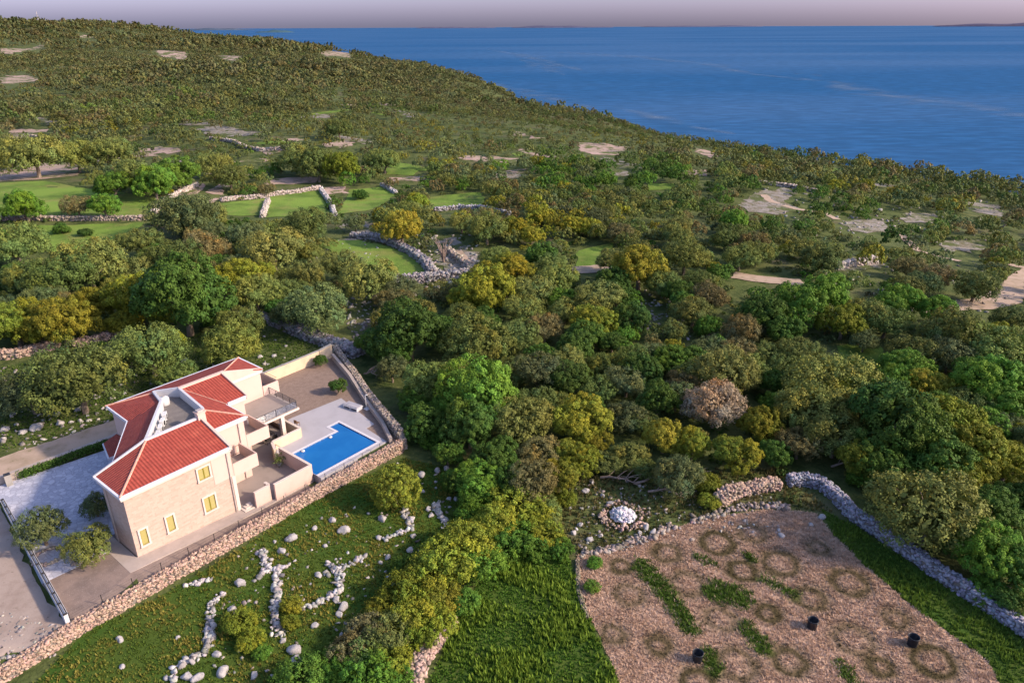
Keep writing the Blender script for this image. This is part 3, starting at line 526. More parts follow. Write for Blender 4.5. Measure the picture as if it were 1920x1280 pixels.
COP = [(18.6, -2.3), (27.68, -2.3), (27.85, 5.58), (25.78, 5.58), (25.78, 3.92), (18.6, 3.92)]
slab('pool_deck', [(18.6, -2.85), (28.2, -2.75), (28.7, 1.5), (30.0, 1.5), (31.8, 10.1), (24.6, 10.8), (22.6, 10.8), (22.6, 6.2), (18.6, 6.2)], 0.0, M['deck'], holes=[COP])
slab('gravel_yard', [(22.6, 10.8), (24.6, 10.8), (31.8, 10.1), (30.0, 1.5), (28.7, 1.5), (28.2, -2.75), (29.0, -3.7), (31.0, .5), (34.3, 8), (37.2, 14), (39.5, 20), (39.2, 21.7), (22.6, 21.7), (22.6, 13.2)], -.06, M['gravel'])
sheet('bare_yard', [wl(a, b)[:2] for a, b in [(-40, -4.6), (-20, -4.0), (-7.6, -3.6), (-7.4, 3), (-5.3, 18), (-4.8, 22), (-12, 26), (-40, 30)]], .1, M['sand'], .8, .1, 90, 1.2)
sheet('dirt_track', [wl(a, b)[:2] for a, b in [(-40, 29.5), (-4, 28.8), (8, 27.4), (22, 26), (22, 23.4), (8, 23.4), (-4, 23.9), (-40, 24)]], .55, M['track'], .8, .08, 91, 1.2)
# ------------------------------------------------------------------ swimming pool
pool = local(empty('swimming_pool')); pool.location = wl(23, 1, 0); tag(pool, 'blue L shaped swimming pool set in the pale lavender deck beside the villa', 'swimming pool')
OFF = (23, 1)
def po(poly): return [(a - OFF[0], b - OFF[1]) for a, b in poly]
def plocal(mb_fn):
    return mb_fn
def rel_slab(name, poly, z, depth, m, parent, holes=()):
    poly = po(poly); holes = [po(h) for h in holes]; V, Fs = cdt(poly, holes); mb = MB(); mb.add([(x, y, z) for x, y in V], [tuple(f) for f in Fs])
    for lp in [poly] + list(holes):
        n = len(lp); mb.add([(x, y, z) for x, y in lp] + [(x, y, z - depth) for x, y in lp], [(i, i + n, (i + 1) % n + n, (i + 1) % n) for i in range(n)])
    return mb.build(name, m, parent)
rel_slab('coping', COP, .035, .3, M['coping'], pool, [POOL]); rel_slab('water', [(a, b) for a, b in POOL], -.1, .01, M['poolwater'], pool)
mb = MB(); pp = po(POOL); n = len(pp); mb.add([(x, y, 0.0) for x, y in pp] + [(x, y, -1.5) for x, y in pp], [(i, i + n, (i + 1) % n + n, (i + 1) % n) for i in range(n)] + [tuple(range(n, 2 * n))]); mb.build('basin', M['pooltile'], pool)
stp = MB()
for k in range(3): stp.box(26.12 - OFF[0], 27.42 - OFF[0], 4.2 + .35 * k - OFF[1], 5.2 - OFF[1], -1.5, -.95 + .25 * k)
stp.build('pool_steps', M['coping'], pool)
for a, b in ((24.7, 3.3), (20.75, 3.3)):
    f = MB().lathe([(.05, -.09), (.2, -.08), (.22, -.02), (.16, .04), (.06, .05), (.05, .14), (.02, .15)], 14, (a - OFF[0], b - OFF[1])).build('skimmer_float', M['acwhite'], pool)
tag(MB().tube([wl(18.75, 4.2, .0), wl(18.75, 4.2, .95), wl(18.75, 5.6, .95), wl(18.75, 5.6, 0)], .03, 8).build('handrail', M['metal']), 'thin metal handrail standing at the head of the courtyard steps', 'handrail')
# ------------------------------------------------------------------ villa
ZE = 6.9
villa = empty('villa', (AX, AY, 0), ANG); tag(villa, 'two storey pinkish villa with red tiled hipped roofs, stone facade and ochre shutters', 'villa')
V_ = villa
FB = [(0, 0), (10.5, 0), (10.5, 4.42), (0, 4.42)]
MBK = [(1.5, 4.42), (6.75, 12.7), (6.95, 17.75), (22.5, 17.75), (22.5, 13.0), (17.35, 13.0), (17.35, 8.4), (14.72, 8.4), (14.72, 4.3), (10.5, 4.3), (10.5, 4.42)]
w = MB(); w.prism(FB, -1.2, 6.62); w.build('stone_wall', M['splitstone'], V_)
w = MB(); w.prism(MBK, -1.2, 6.62); w.build('rendered_wall', M['plaster'], V_)
MB().box(8.4, 10.53, -.03, .1, 3.43, 6.6).box(10.46, 10.53, -.03, 4.3, -1.0, 6.6).build('render_panel', M['plaster'], V_)
MB().box(10.2, 10.56, -.06, .05, -1.0, 3.42).build('corner_pilaster', M['trim'], V_)
def roof(name, facets, zb=6.6):
    me_v = []; me_f = []; uvs = []
    for f in facets:
        f = [Vector(p) for p in f]; o = len(me_v); me_v += [tuple(p) for p in f]; me_f.append(tuple(range(o, o + len(f))))
        e = (f[1] - f[0]).normalized(); nrm = (f[1] - f[0]).cross(f[2] - f[0]).normalized(); up = nrm.cross(e)
        uvs += [((p - f[0]).dot(e), (p - f[0]).dot(up)) for p in f]
    me = bpy.data.meshes.new(name); me.from_pydata(me_v, [], me_f); me.materials.append(M['tiles']); uv = me.uv_layers.new(name='UVMap')
    for i, c in enumerate(uvs): uv.data[i].uv = c
    o = link(bpy.data.objects.new(name, me), V_); m = o.modifiers.new('thickness', 'SOLIDIFY'); m.thickness = .12; m.offset = -1; return o
# front block: eave first edge then upwards
AP = (4.8, 4.78, 8.35)
r1 = roof('roof', [[(-.35, -.35, ZE), (10.35, -.35, ZE), (10.35, 4.78, 8.35), AP], [(-.35, 4.78, ZE), (-.35, -.35, ZE), AP]])
C0, C1, C2, P1, P2 = (1.15, 5.1, ZE), (6.4, 12.85, ZE), (6.55, 18.1, ZE), (10.7, 15.3, 7.72), (9.8, 11.7, 8.12)
P3 = (4.95, 4.95, 8.25)
r2 = roof('roof', [[C1, C0, P3, P2], [C2, C1, P2, P1], [(22.85, 18.1, ZE), C2, P1, (12.7, 13.25, 8.15), (18.1, 13.25, 8.2)], [(22.85, 12.75, ZE), (22.85, 18.1, ZE), (18.1, 13.25, 8.2)]])
EV, EE = (15.1, 8.05, ZE), (15.1, 3.95, ZE)
r3 = roof('roof', [[(15.1, 8.05, ZE), (17.6, 8.05, ZE), (17.6, 12.85, 8.2), (12.7, 12.85, 8.2)], [EE, EV, (12.7, 12.85, 8.2), (12.0, 7.05, 7.85)], [(10.85, 3.95, ZE), EE, (12.0, 7.05, 7.85), (11.3, 6.6, 7.72), (10.85, 5.0, 7.2)]])
def cap(p, q, par, r=.11):
    MB().tube([Vector(p) + Vector((0, 0, .03)), Vector(q) + Vector((0, 0, .03))], r, 8).build('ridge_cap', M['ridge'], par)
cap((-.3, -.3, ZE), AP, r1); cap(C2, P1, r2); cap((22.85, 18.1, ZE), (18.1, 13.25, 8.2), r2, .09); cap(EE, (12.0, 7.05, 7.85), r3); cap((12.7, 12.85, 8.2), (15.1, 8.05, 6.93), r3, .05)
# gutters and eaves
def gut(pts, par):
    m = MB()
    for p, q in zip(pts[:-1], pts[1:]):
        m.seg(p, q, .2, 6.72, 6.95, None, None, .45)
    m.build('gutter', M['gutter'], par)
    return m
def eave(pts):
    m = MB()
    for p, q in zip(pts[:-1], pts[1:]): m.seg(p, q, .42, 6.42, 6.76, None, None, -.42)
    m.build('eave_band', M['white'], V_)
# polylines run so that the outside is on the right-hand side (negative normal)
def out(pts, d):   # offset helper for straight outlines given outward side = right of travel
    return pts
gut([(10.4, -.36), (-.36, -.36), (-.36, 4.8)][::-1], r1); gut([(1.2, 5.05), (6.42, 12.85), (6.56, 18.1), (22.85, 18.1), (22.85, 12.8)][::-1], r2)
gut([(15.1, 8.0), (15.1, 3.95), (10.85, 3.95)][::-1], r3); gut([(17.6, 8.05), (15.3, 8.05)][::-1], r3)
m = MB(); m.prism([(-.3, -.3), (10.5, -.3), (10.5, 4.5), (-.3, 4.5)], 6.45, 6.74); m.build('eave_band', M['trim'], V_)
m = MB(); m.prism([(1.3, 4.52), (6.5, 12.8), (6.65, 18.0), (22.75, 18.0), (22.75, 12.85), (17.5, 12.85), (17.5, 8.15), (15.0, 8.15), (15.0, 4.05), (10.52, 4.05), (10.52, 4.52)], 6.45, 6.74); m.build('eave_band', M['white'], V_)
# parapets
def parapet(p, q, z0, zp, zq, th=.22, m='white'): MB().seg(p, q, th, z0, zp, z0, zq).build('parapet', M[m], V_)
parapet((-.36, 4.92), (4.8, 4.92), 6.6, 7.0, 8.55, .2); parapet((4.8, 4.93), (10.5, 4.93), 6.6, 8.55, 8.55, .26)
parapet((10.5, 4.8), (10.5, -.36), 6.6, 8.55, 7.05, .26, 'plaster')
parapet((4.95, 5.08), (9.85, 11.75), 6.6, 8.45, 8.35, .26); parapet((9.85, 11.75), (10.75, 15.35), 6.6, 8.35, 7.98, .26)
parapet((10.75, 15.35), (12.6, 13.15), 6.6, 7.98, 8.4, .24); parapet((12.5, 13.05), (18.0, 13.05), 6.6, 8.42, 8.42, .36, 'plaster')
parapet((12.55, 12.9), (11.95, 7.0), 6.6, 8.4, 8.2, .26); parapet((11.95, 7.05), (10.62, 4.95), 6.6, 8.2, 8.5, .26); parapet((17.62, 12.9), (17.62, 8.0), 6.6, 8.38, 7.02, .14, 'plaster')
parapet((18.0, 12.98), (22.8, 12.98), 6.6, 8.36, 6.98, .2, 'plaster')
# enclosed roof deck
RD = [(5.1, 5.05), (10.6, 5.05), (11.9, 7.1), (12.5, 13.0), (10.8, 15.2), (9.9, 11.8)]
MB().prism(RD, 6.63, 7.25).build('roof_deck', M['roofdeck'], V_)
ch = MB().box(10.15, 10.95, 4.55, 5.25, 7.3, 9.0).box(10.07, 11.03, 4.47, 5.33, 9.0, 9.12).build('chimney', M['plaster'], V_)
MB().box(10.25, 10.85, 4.65, 5.15, 9.12, 9.3).build('chimney_pot', M['pipe'], ch)
# windows of the stone facade
def window(a0, a1, z0, z1, b=0.0):
    f = MB(); t = .16
    f.box(a0 - t, a0, b - .13, b + .02, z0, z1).box(a1, a1 + t, b - .13, b + .02, z0, z1).box(a0 - t, a1 + t, b - .13, b + .02, z1, z1 + t).box(a0 - t - .04, a1 + t + .04, b - .2, b + .02, z0 - .12, z0)
    fr = f.build('window', M['trim'], V_)
    mid = (a0 + a1) / 2; leaves = [(a0 + .01, mid - .01), (mid + .01, a1 - .01)] if a1 - a0 > .9 else [(a0 + .01, a1 - .01)]
    for l0, l1 in leaves:
        s = MB(); s.box(l0, l0 + .05, b - .055, b - .01, z0 + .01, z1 - .01).box(l1 - .05, l1, b - .055, b - .01, z0 + .01, z1 - .01).box(l0 + .05, l1 - .05, b - .055, b - .01, z1 - .08, z1 - .01).box(l0 + .05, l1 - .05, b - .055, b - .01, z0 + .01, z0 + .08)
        z = z0 + .1
        while z < z1 - .1:
            s.add([(l0 + .05, b - .05, z), (l1 - .05, b - .05, z), (l1 - .05, b - .015, z + .05), (l0 + .05, b - .015, z + .05)], [(0, 1, 2, 3)]); z += .055
        s.box(l0 + .04, l1 - .04, b - .012, b - .004, z0 + .05, z1 - .05); s.build('shutter', M['yellow'], fr)
window(6.94, 8.08, 4.68, 5.95); window(6.94, 8.08, .97, 2.6); window(3.14, 3.82, .95, 2.62); window(.62, 1.24, .95, 2.62)
# doors and open shutter leaves on the far sides
def leaf(a0, a1, b, z0, z1):
    s = MB().box(a0, a1, b - .025, b + .025, z0, z1); z = z0 + .12
    while z < z1 - .1: s.box(a0 + .05, a1 - .05, b - .04, b - .027, z, z + .05); z += .11
    s.build('shutter', M['yellow'], V_)
leaf(17.4, 17.95, 9.6, 3.3, 5.6); leaf(14.78, 15.3, 6.0, 3.3, 5.5); leaf(22.56, 23.1, 14.6, 3.3, 5.6); leaf(14.78, 15.2, 6.6, 3.3, 5.5); leaf(10.6, 11.1, 2.6, 3.3, 5.2)
for (a, b0, b1, z0, z1) in ((17.36, 9.7, 11.4, 3.25, 5.6), (14.73, 5.4, 6.6, 3.25, 5.5), (22.51, 14.7, 16.2, 3.25, 5.6), (10.54, 1.4, 2.6, 3.2, 5.3), (14.73, 5.2, 7.6, -.6, 1.7)):
    d = MB().box(a, a + .05, b0, b1, z0, z1).build('door', M['trim'], V_); MB().box(a + .045, a + .07, b0 + .1, b1 - .1, z0 + .05, z1 - .1).build('pane', M['metal'], d)
MB().box(17.4, 22.4, 12.93, 12.995, -.5, 2.3).build('patio_glazing', M['metal'], V_)
# balconies
def balcony(a0, a1, b0, b1, zf, top=1.25):
    t = .14; m = MB().box(a0, a1, b0, b1, zf - .2, zf); o = m.build('balcony', M['plaster'], V_)
    MB().box(a0, a1, b0 - t, b0, zf - .2, zf + top).box(a1, a1 + t, b0 - t, b1, zf - .2, zf + top).build('balcony_parapet', M['plaster'], o)
    MB().box(a0 + .02, a1 - .02, b0 + .005, b1 - .01, zf, zf + .02).build('balcony_floor', M['court'], o); return o
bl = balcony(10.57, 13.4, .55, 3.7, 3.15, 1.3)
rl = MB(); 
for k in range(2): rl.tube([(11.2, 3.7, 3.3 + .9 * k), (13.4, 3.7, 3.3 + .9 * k)], .03)
for k in range(7): rl.tube([(11.2 + k * .366, 3.7, 3.2), (11.2 + k * .366, 3.7, 4.2)], .018)
rl.tube([(11.0, .9, 4.7), (12.2, 3.6, 3.6)], .04).build('railing', M['brownrail'], bl)
balcony(14.78, 17.4, 4.5, 8.2, 3.15, 1.3); 
b3 = balcony(22.56, 24.6, 13.1, 17.2, 3.15, 1.35)
r_ = MB()
for zz in (4.2, 4.55, 4.85): r_.tube([(24.7, 13.2, zz), (24.7, 17.2, zz)], .025)
r_.build('railing', M['brownrail'], b3)
# covered patio: terrace slab on pillars with glass railing
ts = MB().box(17.4, 23.5, 7.15, 12.98, 2.95, 3.2).build('terrace_slab', M['trim'], V_); MB().box(17.45, 23.4, 7.25, 12.95, 3.2, 3.23).build('terrace_floor', M['court'], ts)
for a, b in ((21.0, 7.35), (23.2, 12.4)): MB().box(a, a + .45, b, b + .45, -.6, 2.95).box(a - .06, a + .51, b - .06, b + .51, 2.8, 2.94).build('pillar', M['trim'], V_)
g = MB(); 
for i in range(5): g.tube([(17.6 + i * 1.42, 7.3, 3.2), (17.6 + i * 1.42, 7.3, 4.15)], .03)
g.tube([(17.6, 7.3, 4.15), (23.3, 7.3, 4.15), (23.3, 12.9, 4.15)], .03).tube([(17.6, 7.3, 4.15), (17.6, 8.3, 4.15)], .03)
for i in range(4): g.tube([(23.3, 8.7 + i * 1.4, 3.2), (23.3, 8.7 + i * 1.4, 4.15)], .03)
gr = g.build('railing', M['metal'], ts); gl = MB().box(17.65, 23.25, 7.29, 7.3, 3.32, 4.1).box(23.29, 23.3, 7.35, 12.9, 3.32, 4.1).build('glass_panel', M['glass'], gr)
# downpipes
for p in ([(-.1, 3.6, 6.5), (-.1, 3.6, .0)], [(10.02, -.1, 6.5), (10.02, -.1, -.7)], [(14.0, 4.2, 6.4), (14.0, 4.2, 3.3), (13.9, 4.2, 3.2), (13.9, 4.2, -.5)]):
    MB().tube(p, .055, 8).build('downpipe', M['pipe'], V_)
# porch over the entrance
pr = MB().prism([(4.2, 14.3), (6.9, 14.3), (6.9, 17.9), (5.2, 17.9)], 2.6, 2.85).build('porch', M['gutter'], V_)
roofp = roof('porch_roof', [[(5.3, 17.8, 2.87), (4.4, 14.4, 2.87), (6.85, 14.4, 3.4), (6.85, 17.8, 3.4)]]); MB().box(4.7, 4.9, 14.6, 14.8, -.1, 2.6).build('porch_post', M['trim'], pr)
# ------------------------------------------------------------------ garden walls, steps and yard walls
def lwall(name, label, segs, m='plaster', cap='trim', th=.25, cat='garden wall'):
    p0 = segs[0][0]; root = empty(name, wl(p0[0], p0[1], 0), ANG); tag(root, label, cat)
    a = MB(); c = MB()
    for p, q, z0, zp, zq in segs:
        P_, Q_ = (p[0] - p0[0], p[1] - p0[1]), (q[0] - p0[0], q[1] - p0[1]); a.seg(P_, Q_, th, z0, zp, z0, zq); c.seg(P_, Q_, th + .06, zp + .002, zp + .06, zq + .002, zq + .06)
    a.build('wall_body', M[m], root); c.build('wall_cap', M[cap], root); return root
lwall('garden_wall', 'long low pinkish garden wall with angled corner between courtyard and stone path', [((13.75, -1.5), (18.28, -1.5), -1.2, 1.18, 1.18), ((18.42, -1.5), (18.42, 4.3), -1.2, 1.18, 1.18)])
lwall('garden_wall', 'short low pinkish garden wall by the villa corner steps', [((11.7, -1.0), (13.5, -1.0), -1.2, 1.05, 1.05), ((13.5, -.9), (13.5, -.2), -1.2, 1.05, 1.05)])
lwall('patio_wall', 'tan patio wall between the covered patio and the pool deck', [((17.9, 4.4), (18.55, 5.9), -1.2, 1.18, 1.18), ((18.65, 6.0), (22.4, 6.0), -1.2, 1.18, 1.18), ((22.5, 6.0), (22.5, 9.2), -1.2, 1.18, 1.18)], 'yellowwall')
lwall('yard_wall', 'long sandy rendered wall closing the back of the gravel yard', [((22.6, 21.8), (37.2, 21.8), -1, 1.55, 1.65), ((37.3, 21.8), (39.4, 21.6), -1, 1.65, 2.0)], 'yellowwall', 'grey', .35)
lwall('kerb_wall', 'low pale concrete kerb wall curving inside the stone boundary wall', [((28.4, -3.3), (30.4, .4), -1, .45, .55), ((30.4, .4), (33.4, 7.5), -1, .55, .6), ((33.4, 7.5), (36.3, 13.8), -1, .6, .7), ((36.3, 13.8), (38.9, 20.8), -1, .7, .8)], 'paving', 'paving', .35)
bw = lwall('boundary_wall', 'pale low boundary wall with dark rails left of the driveway', [((-4.95, 18.2), (-7.5, -3.6), -1, .9, .9)], 'white', 'white', .32, 'boundary wall')
rb = MB(); p0 = (-4.95, 18.2); q0 = (-2.55, -21.8)
for k in (-.13, .1): rb.tube([(k, 0, 1.08), (q0[0] + k, q0[1], 1.08)], .045, 6)
for i in range(14): rb.box(q0[0] * i / 13 - .16, q0[0] * i / 13 + .13, q0[1] * i / 13 - .03, q0[1] * i / 13 + .03, .95, 1.1)
rb.build('rail', M['metal'], bw)
lwall('retaining_wall', 'cream rendered retaining wall between the driveway hedge and the dirt track', [((-28, 23.7), (-4.2, 23.5), -1, .75, .75), ((-4.2, 23.5), (8.0, 22.6), -1, .75, .75), ((8, 22.6), (22.6, 22.3), -1, .75, .9)], 'paving', 'paving', .5, 'retaining wall')
lwall('gate_pillar', 'small dark topped gate pillar at the back end of the driveway', [((-3.4, 22.4), (-2.8, 22.3), -.5, 1.3, 1.3)], 'grey', 'metal', .5, 'gate pillar')
st = empty('steps', wl(12.5, -1.0, -.8), ANG); tag(st, 'pale steps leading up from the apron into the courtyard', 'steps')
for k in range(3): MB().box(-2.0 + k * .3, -.9, .1 + k * .3, 1.0, 0, .15 + .13 * k).build('step', M['trim'], st)
# wire fence on the retaining wall
fe = empty('wire_fence', wl(-7.3, -3.6, 0), ANG); tag(fe, 'thin wire fence with dark posts on top of the lower retaining wall', 'fence')
for i in range(15): MB().tube([(i * 2.58, -.02 * i, -.3), (i * 2.58, -.02 * i, 1.05)], .035, 6).build('post', M['metal'], fe)
for z in (.45, .72, 1.0): MB().tube([(0, 0, z), (36.2, -.28, z)], .007, 4).build('wire', M['metal'], fe)
# ------------------------------------------------------------------ small things on the plot
def thing(name, label, cat, a, b, z, rz=0.0, group=None):
    o = empty(name, wl(a, b, z), ANG + rz); tag(o, label, cat, group); return o
AC = [(6.45, 6.35, 'topmost'), (7.2, 7.35, ''), (8.0, 8.45, ''), (8.8, 9.55, '')]
ACL = ['white air conditioner nearest the lower corner of the roof deck', 'second white air conditioner up from the lower corner of the roof deck', 'third white air conditioner up from the lower corner of the roof deck', 'white air conditioner closest to the round water tank on the roof deck']
for i, (a, b, _) in enumerate(AC):
    o = thing('air_conditioner', ACL[i], 'air conditioner', a + .15, b - .15, 7.25, R(54) + R([0, 5, -4, 3][i]), 'air conditioners on the roof deck')
    MB().box(-.45, .45, -.2, .2, .08, .78).build('casing', M['acwhite'], o, bevel=.02); MB().box(-.4, -.3, -.22, .22, 0, .08).build('foot', M['metal'], o); MB().box(.3, .4, -.22, .22, 0, .08).build('foot', M['metal'], o)
    f = MB(); f.tube([(-.1, -.205, .42), (-.1, -.225, .42)], .26, 18).build('fan', M['metal'], o)
o = thing('water_tank', 'round white water tank in the upper corner of the roof deck', 'water tank', 10.55, 12.6, 7.25)
MB().lathe([(.45, 0), (.52, .06), (.52, .7), (.48, .85), (.3, .97), (.1, 1.0)], 24).build('tank_body', M['acwhite'], o, True); MB().lathe([(.14, 1.0), (.14, 1.06), (.05, 1.08)], 14).build('tank_lid', M['grey'], o)
# daybed on the pool deck
o = thing('daybed', 'low white outdoor daybed at the back corner of the pool deck', 'daybed', 31.05, 6.75, 0, R(7))
MB().box(-.62, .55, -1.25, 1.25, .34, .42).build('frame', M['white'], o, bevel=.02); MB().box(-.5, .48, -1.15, 1.15, .425, .52).build('cushion', M['deck'], o, bevel=.03)
for b in (-1.2, -.06, 1.08): MB().box(-.6, .5, b, b + .12, 0, .34).build('leg', M['white'], o)
MB().box(.42, .5, -1.2, 1.2, 0, .34).build('back_panel', M['metal'], o)
o = thing('garden_shower', 'small white garden shower beside the daybed and stone wall', 'garden shower', 32.0, 5.1, 0)
MB().box(-.35, .35, -.35, .35, 0, .1).build('shower_tray', M['white'], o); MB().tube([(0, .2, .1), (0, .2, 2.0), (0, -.05, 2.1)], .04, 8).build('shower_pipe', M['acwhite'], o); MB().lathe([(.12, 2.05), (.13, 2.09), (.03, 2.12)], 12, (0, -.08)).build('shower_head', M['acwhite'], o)
o = thing('patio_table', 'dark dining table under the villa terrace slab', 'table', 20.1, 9.6, -.6)
MB().box(-.9, .9, -.5, .5, .7, .75).build('table_top', M['metal'], o)
for x, y in ((-.8, -.4), (.8, -.4), (-.8, .4), (.8, .4)): MB().box(x - .03, x + .03, y - .03, y + .03, 0, .7).build('leg', M['metal'], o)
def chair(a, b, z, rz, label, grp=None, m='metal'):
    o = thing('patio_chair', label, 'chair', a, b, z, rz, grp)
    MB().box(-.24, .24, -.24, .24, .42, .47).build('seat', M[m], o); MB().box(-.24, .24, .2, .25, .47, .9).build('backrest', M[m], o)
    for x, y in ((-.21, -.21), (.21, -.21), (-.21, .21), (.21, .21)): MB().box(x - .02, x + .02, y - .02, y + .02, 0, .42).build('leg', M[m], o)
chair(19.6, 8.7, -.6, R(180), 'left of two dark chairs in front of the dining table', 'dining chairs'); chair(20.6, 8.7, -.6, R(170), 'right of two dark chairs in front of the dining table', 'dining chairs')
chair(23.2, 9.9, 0, R(60), 'dark chair on the pool deck behind the patio wall, nearer the villa', 'deck chairs'); chair(23.8, 8.6, 0, R(100), 'dark chair on the pool deck behind the patio wall, nearer the pool', 'deck chairs', 'brownrail')
# ------------------------------------------------------------------ foliage
def dirs(n, up=-.35):
    v = rng.normal(size=(n * 3, 3)); v /= np.linalg.norm(v, axis=1)[:, None]; v = v[v[:, 2] > up]; return v[:n]
def crown_arrays(seed, lobes, clumps, leaves, leaf, zc=1.0, flat=.62, low=False, spiky=0.0):
    """unit crown, horizontal radius 1: lobes -> clumps on the lobes -> leaf sized quads on the clumps; returns centres, normals, sizes, tint"""
    rg = np.random.default_rng(seed)
    lc = []; lr = []
    for i in range(lobes):
        a = 2.4 * i + rg.uniform(0, .6); r = .0 if i == 0 else rg.uniform(.38, .62); q = rg.uniform(.3, .5) if i else .55
        lc.append((r * math.cos(a), r * math.sin(a), zc + flat * rg.uniform(-.45, .35) * (1 if i else .3) + (.12 if i == 0 else 0))); lr.append(q)
    if lobes == 1: lc = [(0, 0, zc)]; lr = [1.0]
    lc = np.array(lc); lr = np.array(lr); C = []; N = []; 
    per = clumps // lobes * 2
    for i in range(lobes):
        v = dirs(per, -.45); p = lc[i] + v * lr[i] * np.array((1, 1, flat * 1.25)); k = np.ones(len(p), bool)
        for j in range(lobes):
            if j != i: k &= np.linalg.norm((p - lc[j]) / np.array((1, 1, flat * 1.25)), axis=1) > lr[j] * .93
        C.append(p[k]); N.append(v[k])
    C = np.concatenate(C); N = np.concatenate(N); s = rg.permutation(len(C))[:clumps]; C = C[s]; N = N[s]; n = len(C)
    C = C + N * rg.uniform(-.05, .07, (n, 1)); cr = rg.uniform(.085, .16, n) * (14 / math.sqrt(clumps + 60) if clumps < 100 else 1.0)
    d = rg.normal(size=(n, leaves, 3)) + N[:, None, :] * .9 + np.array((0, 0, .35)); d /= np.linalg.norm(d, axis=2)[:, :, None]
    rad = cr[:, None, None] * rg.uniform(.75, 1.08, (n, leaves, 1)) * (1 + spiky * (rg.random((n, leaves, 1)) < .2))
    P0 = C[:, None, :] + d * rad; t = np.repeat(rg.uniform(.72, 1.3, n)[:, None], leaves, 1) * rg.uniform(.8, 1.22, (n, leaves)); lh = rg.normal(0, .085, lobes); near_ = np.argmin(np.linalg.norm(C[:, None] - lc[None], axis=2), axis=1); hue = np.repeat((rg.normal(0, .05, n) + lh[near_])[:, None], leaves, 1)
    Nn = d * .85 + rg.normal(size=d.shape) * .26
    tint = np.stack([t * (1 + hue), t, t * (1 - hue)], -1)
    return P0.reshape(-1, 3), Nn.reshape(-1, 3), np.full(n * leaves, leaf) * rg.uniform(.7, 1.3, n * leaves), tint.reshape(-1, 3), lc, lr, flat
def quads(P0, Nn, sz):
    Nn = Nn / (np.linalg.norm(Nn, axis=1)[:, None] + 1e-9); r = rng.normal(size=Nn.shape); t = np.cross(Nn, r); t /= np.linalg.norm(t, axis=1)[:, None] + 1e-9; b = np.cross(Nn, t); s = sz[:, None] / 2
    V = np.stack([P0 - t * s, P0 - b * s * .62, P0 + t * s, P0 + b * s * .62], 1)
    return V.reshape(-1, 3)
def cores(lc, lr, flat, k=.12):
    V = []; Fs = []
    for c, r in zip(lc, lr):
        V.append(IV * (1 + rng.normal(0, .06, (len(IV), 1))) * r * k * np.array((1, 1, flat * 1.25)) + c); Fs.append(IF)
    o = 0; out = []
    for v, f in zip(V, Fs): out.append(f + o); o += len(v)
    return np.concatenate(V), np.concatenate(out)
def crown_mesh(name, seed, lobes, clumps, leaves, leaf, **kw):
    P0, Nn, sz, tint, lc, lr, flat = crown_arrays(seed, lobes, clumps, leaves, leaf, **kw); fi = rng.integers(0, len(lc), 1100); fd = dirs(1100, -.8)[:1100]; fi = fi[:len(fd)]; FP = lc[fi] + fd * (lr[fi] * rng.uniform(.55, .93, len(fd)))[:, None] * np.array((1, 1, flat * 1.25)); P0 = np.concatenate([P0, FP]); Nn = np.concatenate([Nn, fd + rng.normal(size=fd.shape) * .35]); sz = np.concatenate([sz, rng.uniform(.1, .17, len(fd))]); tint = np.concatenate([tint, np.ones((len(fd), 3)) * rng.uniform(.65, 1.0, (len(fd), 1))]); V = quads(P0, Nn, sz); n = len(P0); Fq = np.arange(n * 4).reshape(n, 4)  # inner fill leaves tinted darker, painting shade into the crown gaps
    CV, CF = cores(lc, lr, flat); CF4 = np.column_stack([CF, CF[:, 2]])   # triangles handled below
    me = bpy.data.meshes.new(name); nt_, nq = len(CF), n; Vall = np.concatenate([V, CV]).astype(np.float32)
    me.vertices.add(len(Vall)); me.vertices.foreach_set('co', Vall.ravel()); lo_ = np.concatenate([Fq.ravel(), (CF + len(V)).ravel()]).astype(np.int32)
    me.loops.add(len(lo_)); me.loops.foreach_set('vertex_index', lo_); me.polygons.add(nq + nt_); me.polygons.foreach_set('loop_start', np.concatenate([np.arange(nq) * 4, nq * 4 + np.arange(nt_) * 3]).astype(np.int32)); me.update(calc_edges=True)
    at = me.attributes.new('tint', 'FLOAT_COLOR', 'FACE'); c = np.ones((nq + nt_, 4), np.float32); c[:nq, :3] = tint; c[nq:, :3] = .4; at.data.foreach_set('color', c.ravel()); me.materials.append(M['leaf']); return me  # cores get a dark tint, painted shade inside the crown
def trunk_mesh(name, seed, h=1.0, r=.07, n=5, spread=.5, twigs=0, m='bark', multi=False):
    rg = random.Random(seed); mb = MB()
    base = [(0, 0, -.25), (rg.uniform(-.05, .05), rg.uniform(-.05, .05), h * .25), (rg.uniform(-.1, .1), rg.uniform(-.1, .1), h * .5)]
    mb.tube(base, [r * 1.4, r, r * .85], 7)
    for i in range(n):
        a = 2 * math.pi * i / n + rg.uniform(-.4, .4); s = spread * rg.uniform(.6, 1.1); top = h * rg.uniform(.85, 1.25); p1 = (base[2][0] + .45 * s * math.cos(a), base[2][1] + .45 * s * math.sin(a), h * .74); p2 = (s * math.cos(a + .2), s * math.sin(a + .2), top)
        mb.tube([base[2] if not multi else base[0], p1, p2], [r * .6, r * .42, r * .14], 5)
        for k in range(twigs):
            t = rg.uniform(.3, 1); q = [p1[j] + (p2[j] - p1[j]) * t for j in range(3)]; mb.tube([q, (q[0] + rg.uniform(-.3, .3), q[1] + rg.uniform(-.3, .3), q[2] + rg.uniform(.1, .45))], [r * .16, r * .05], 4)
    me = bpy.data.meshes.new(name); me.from_pydata(mb.v, [], mb.f); me.materials.append(M[m]); return me
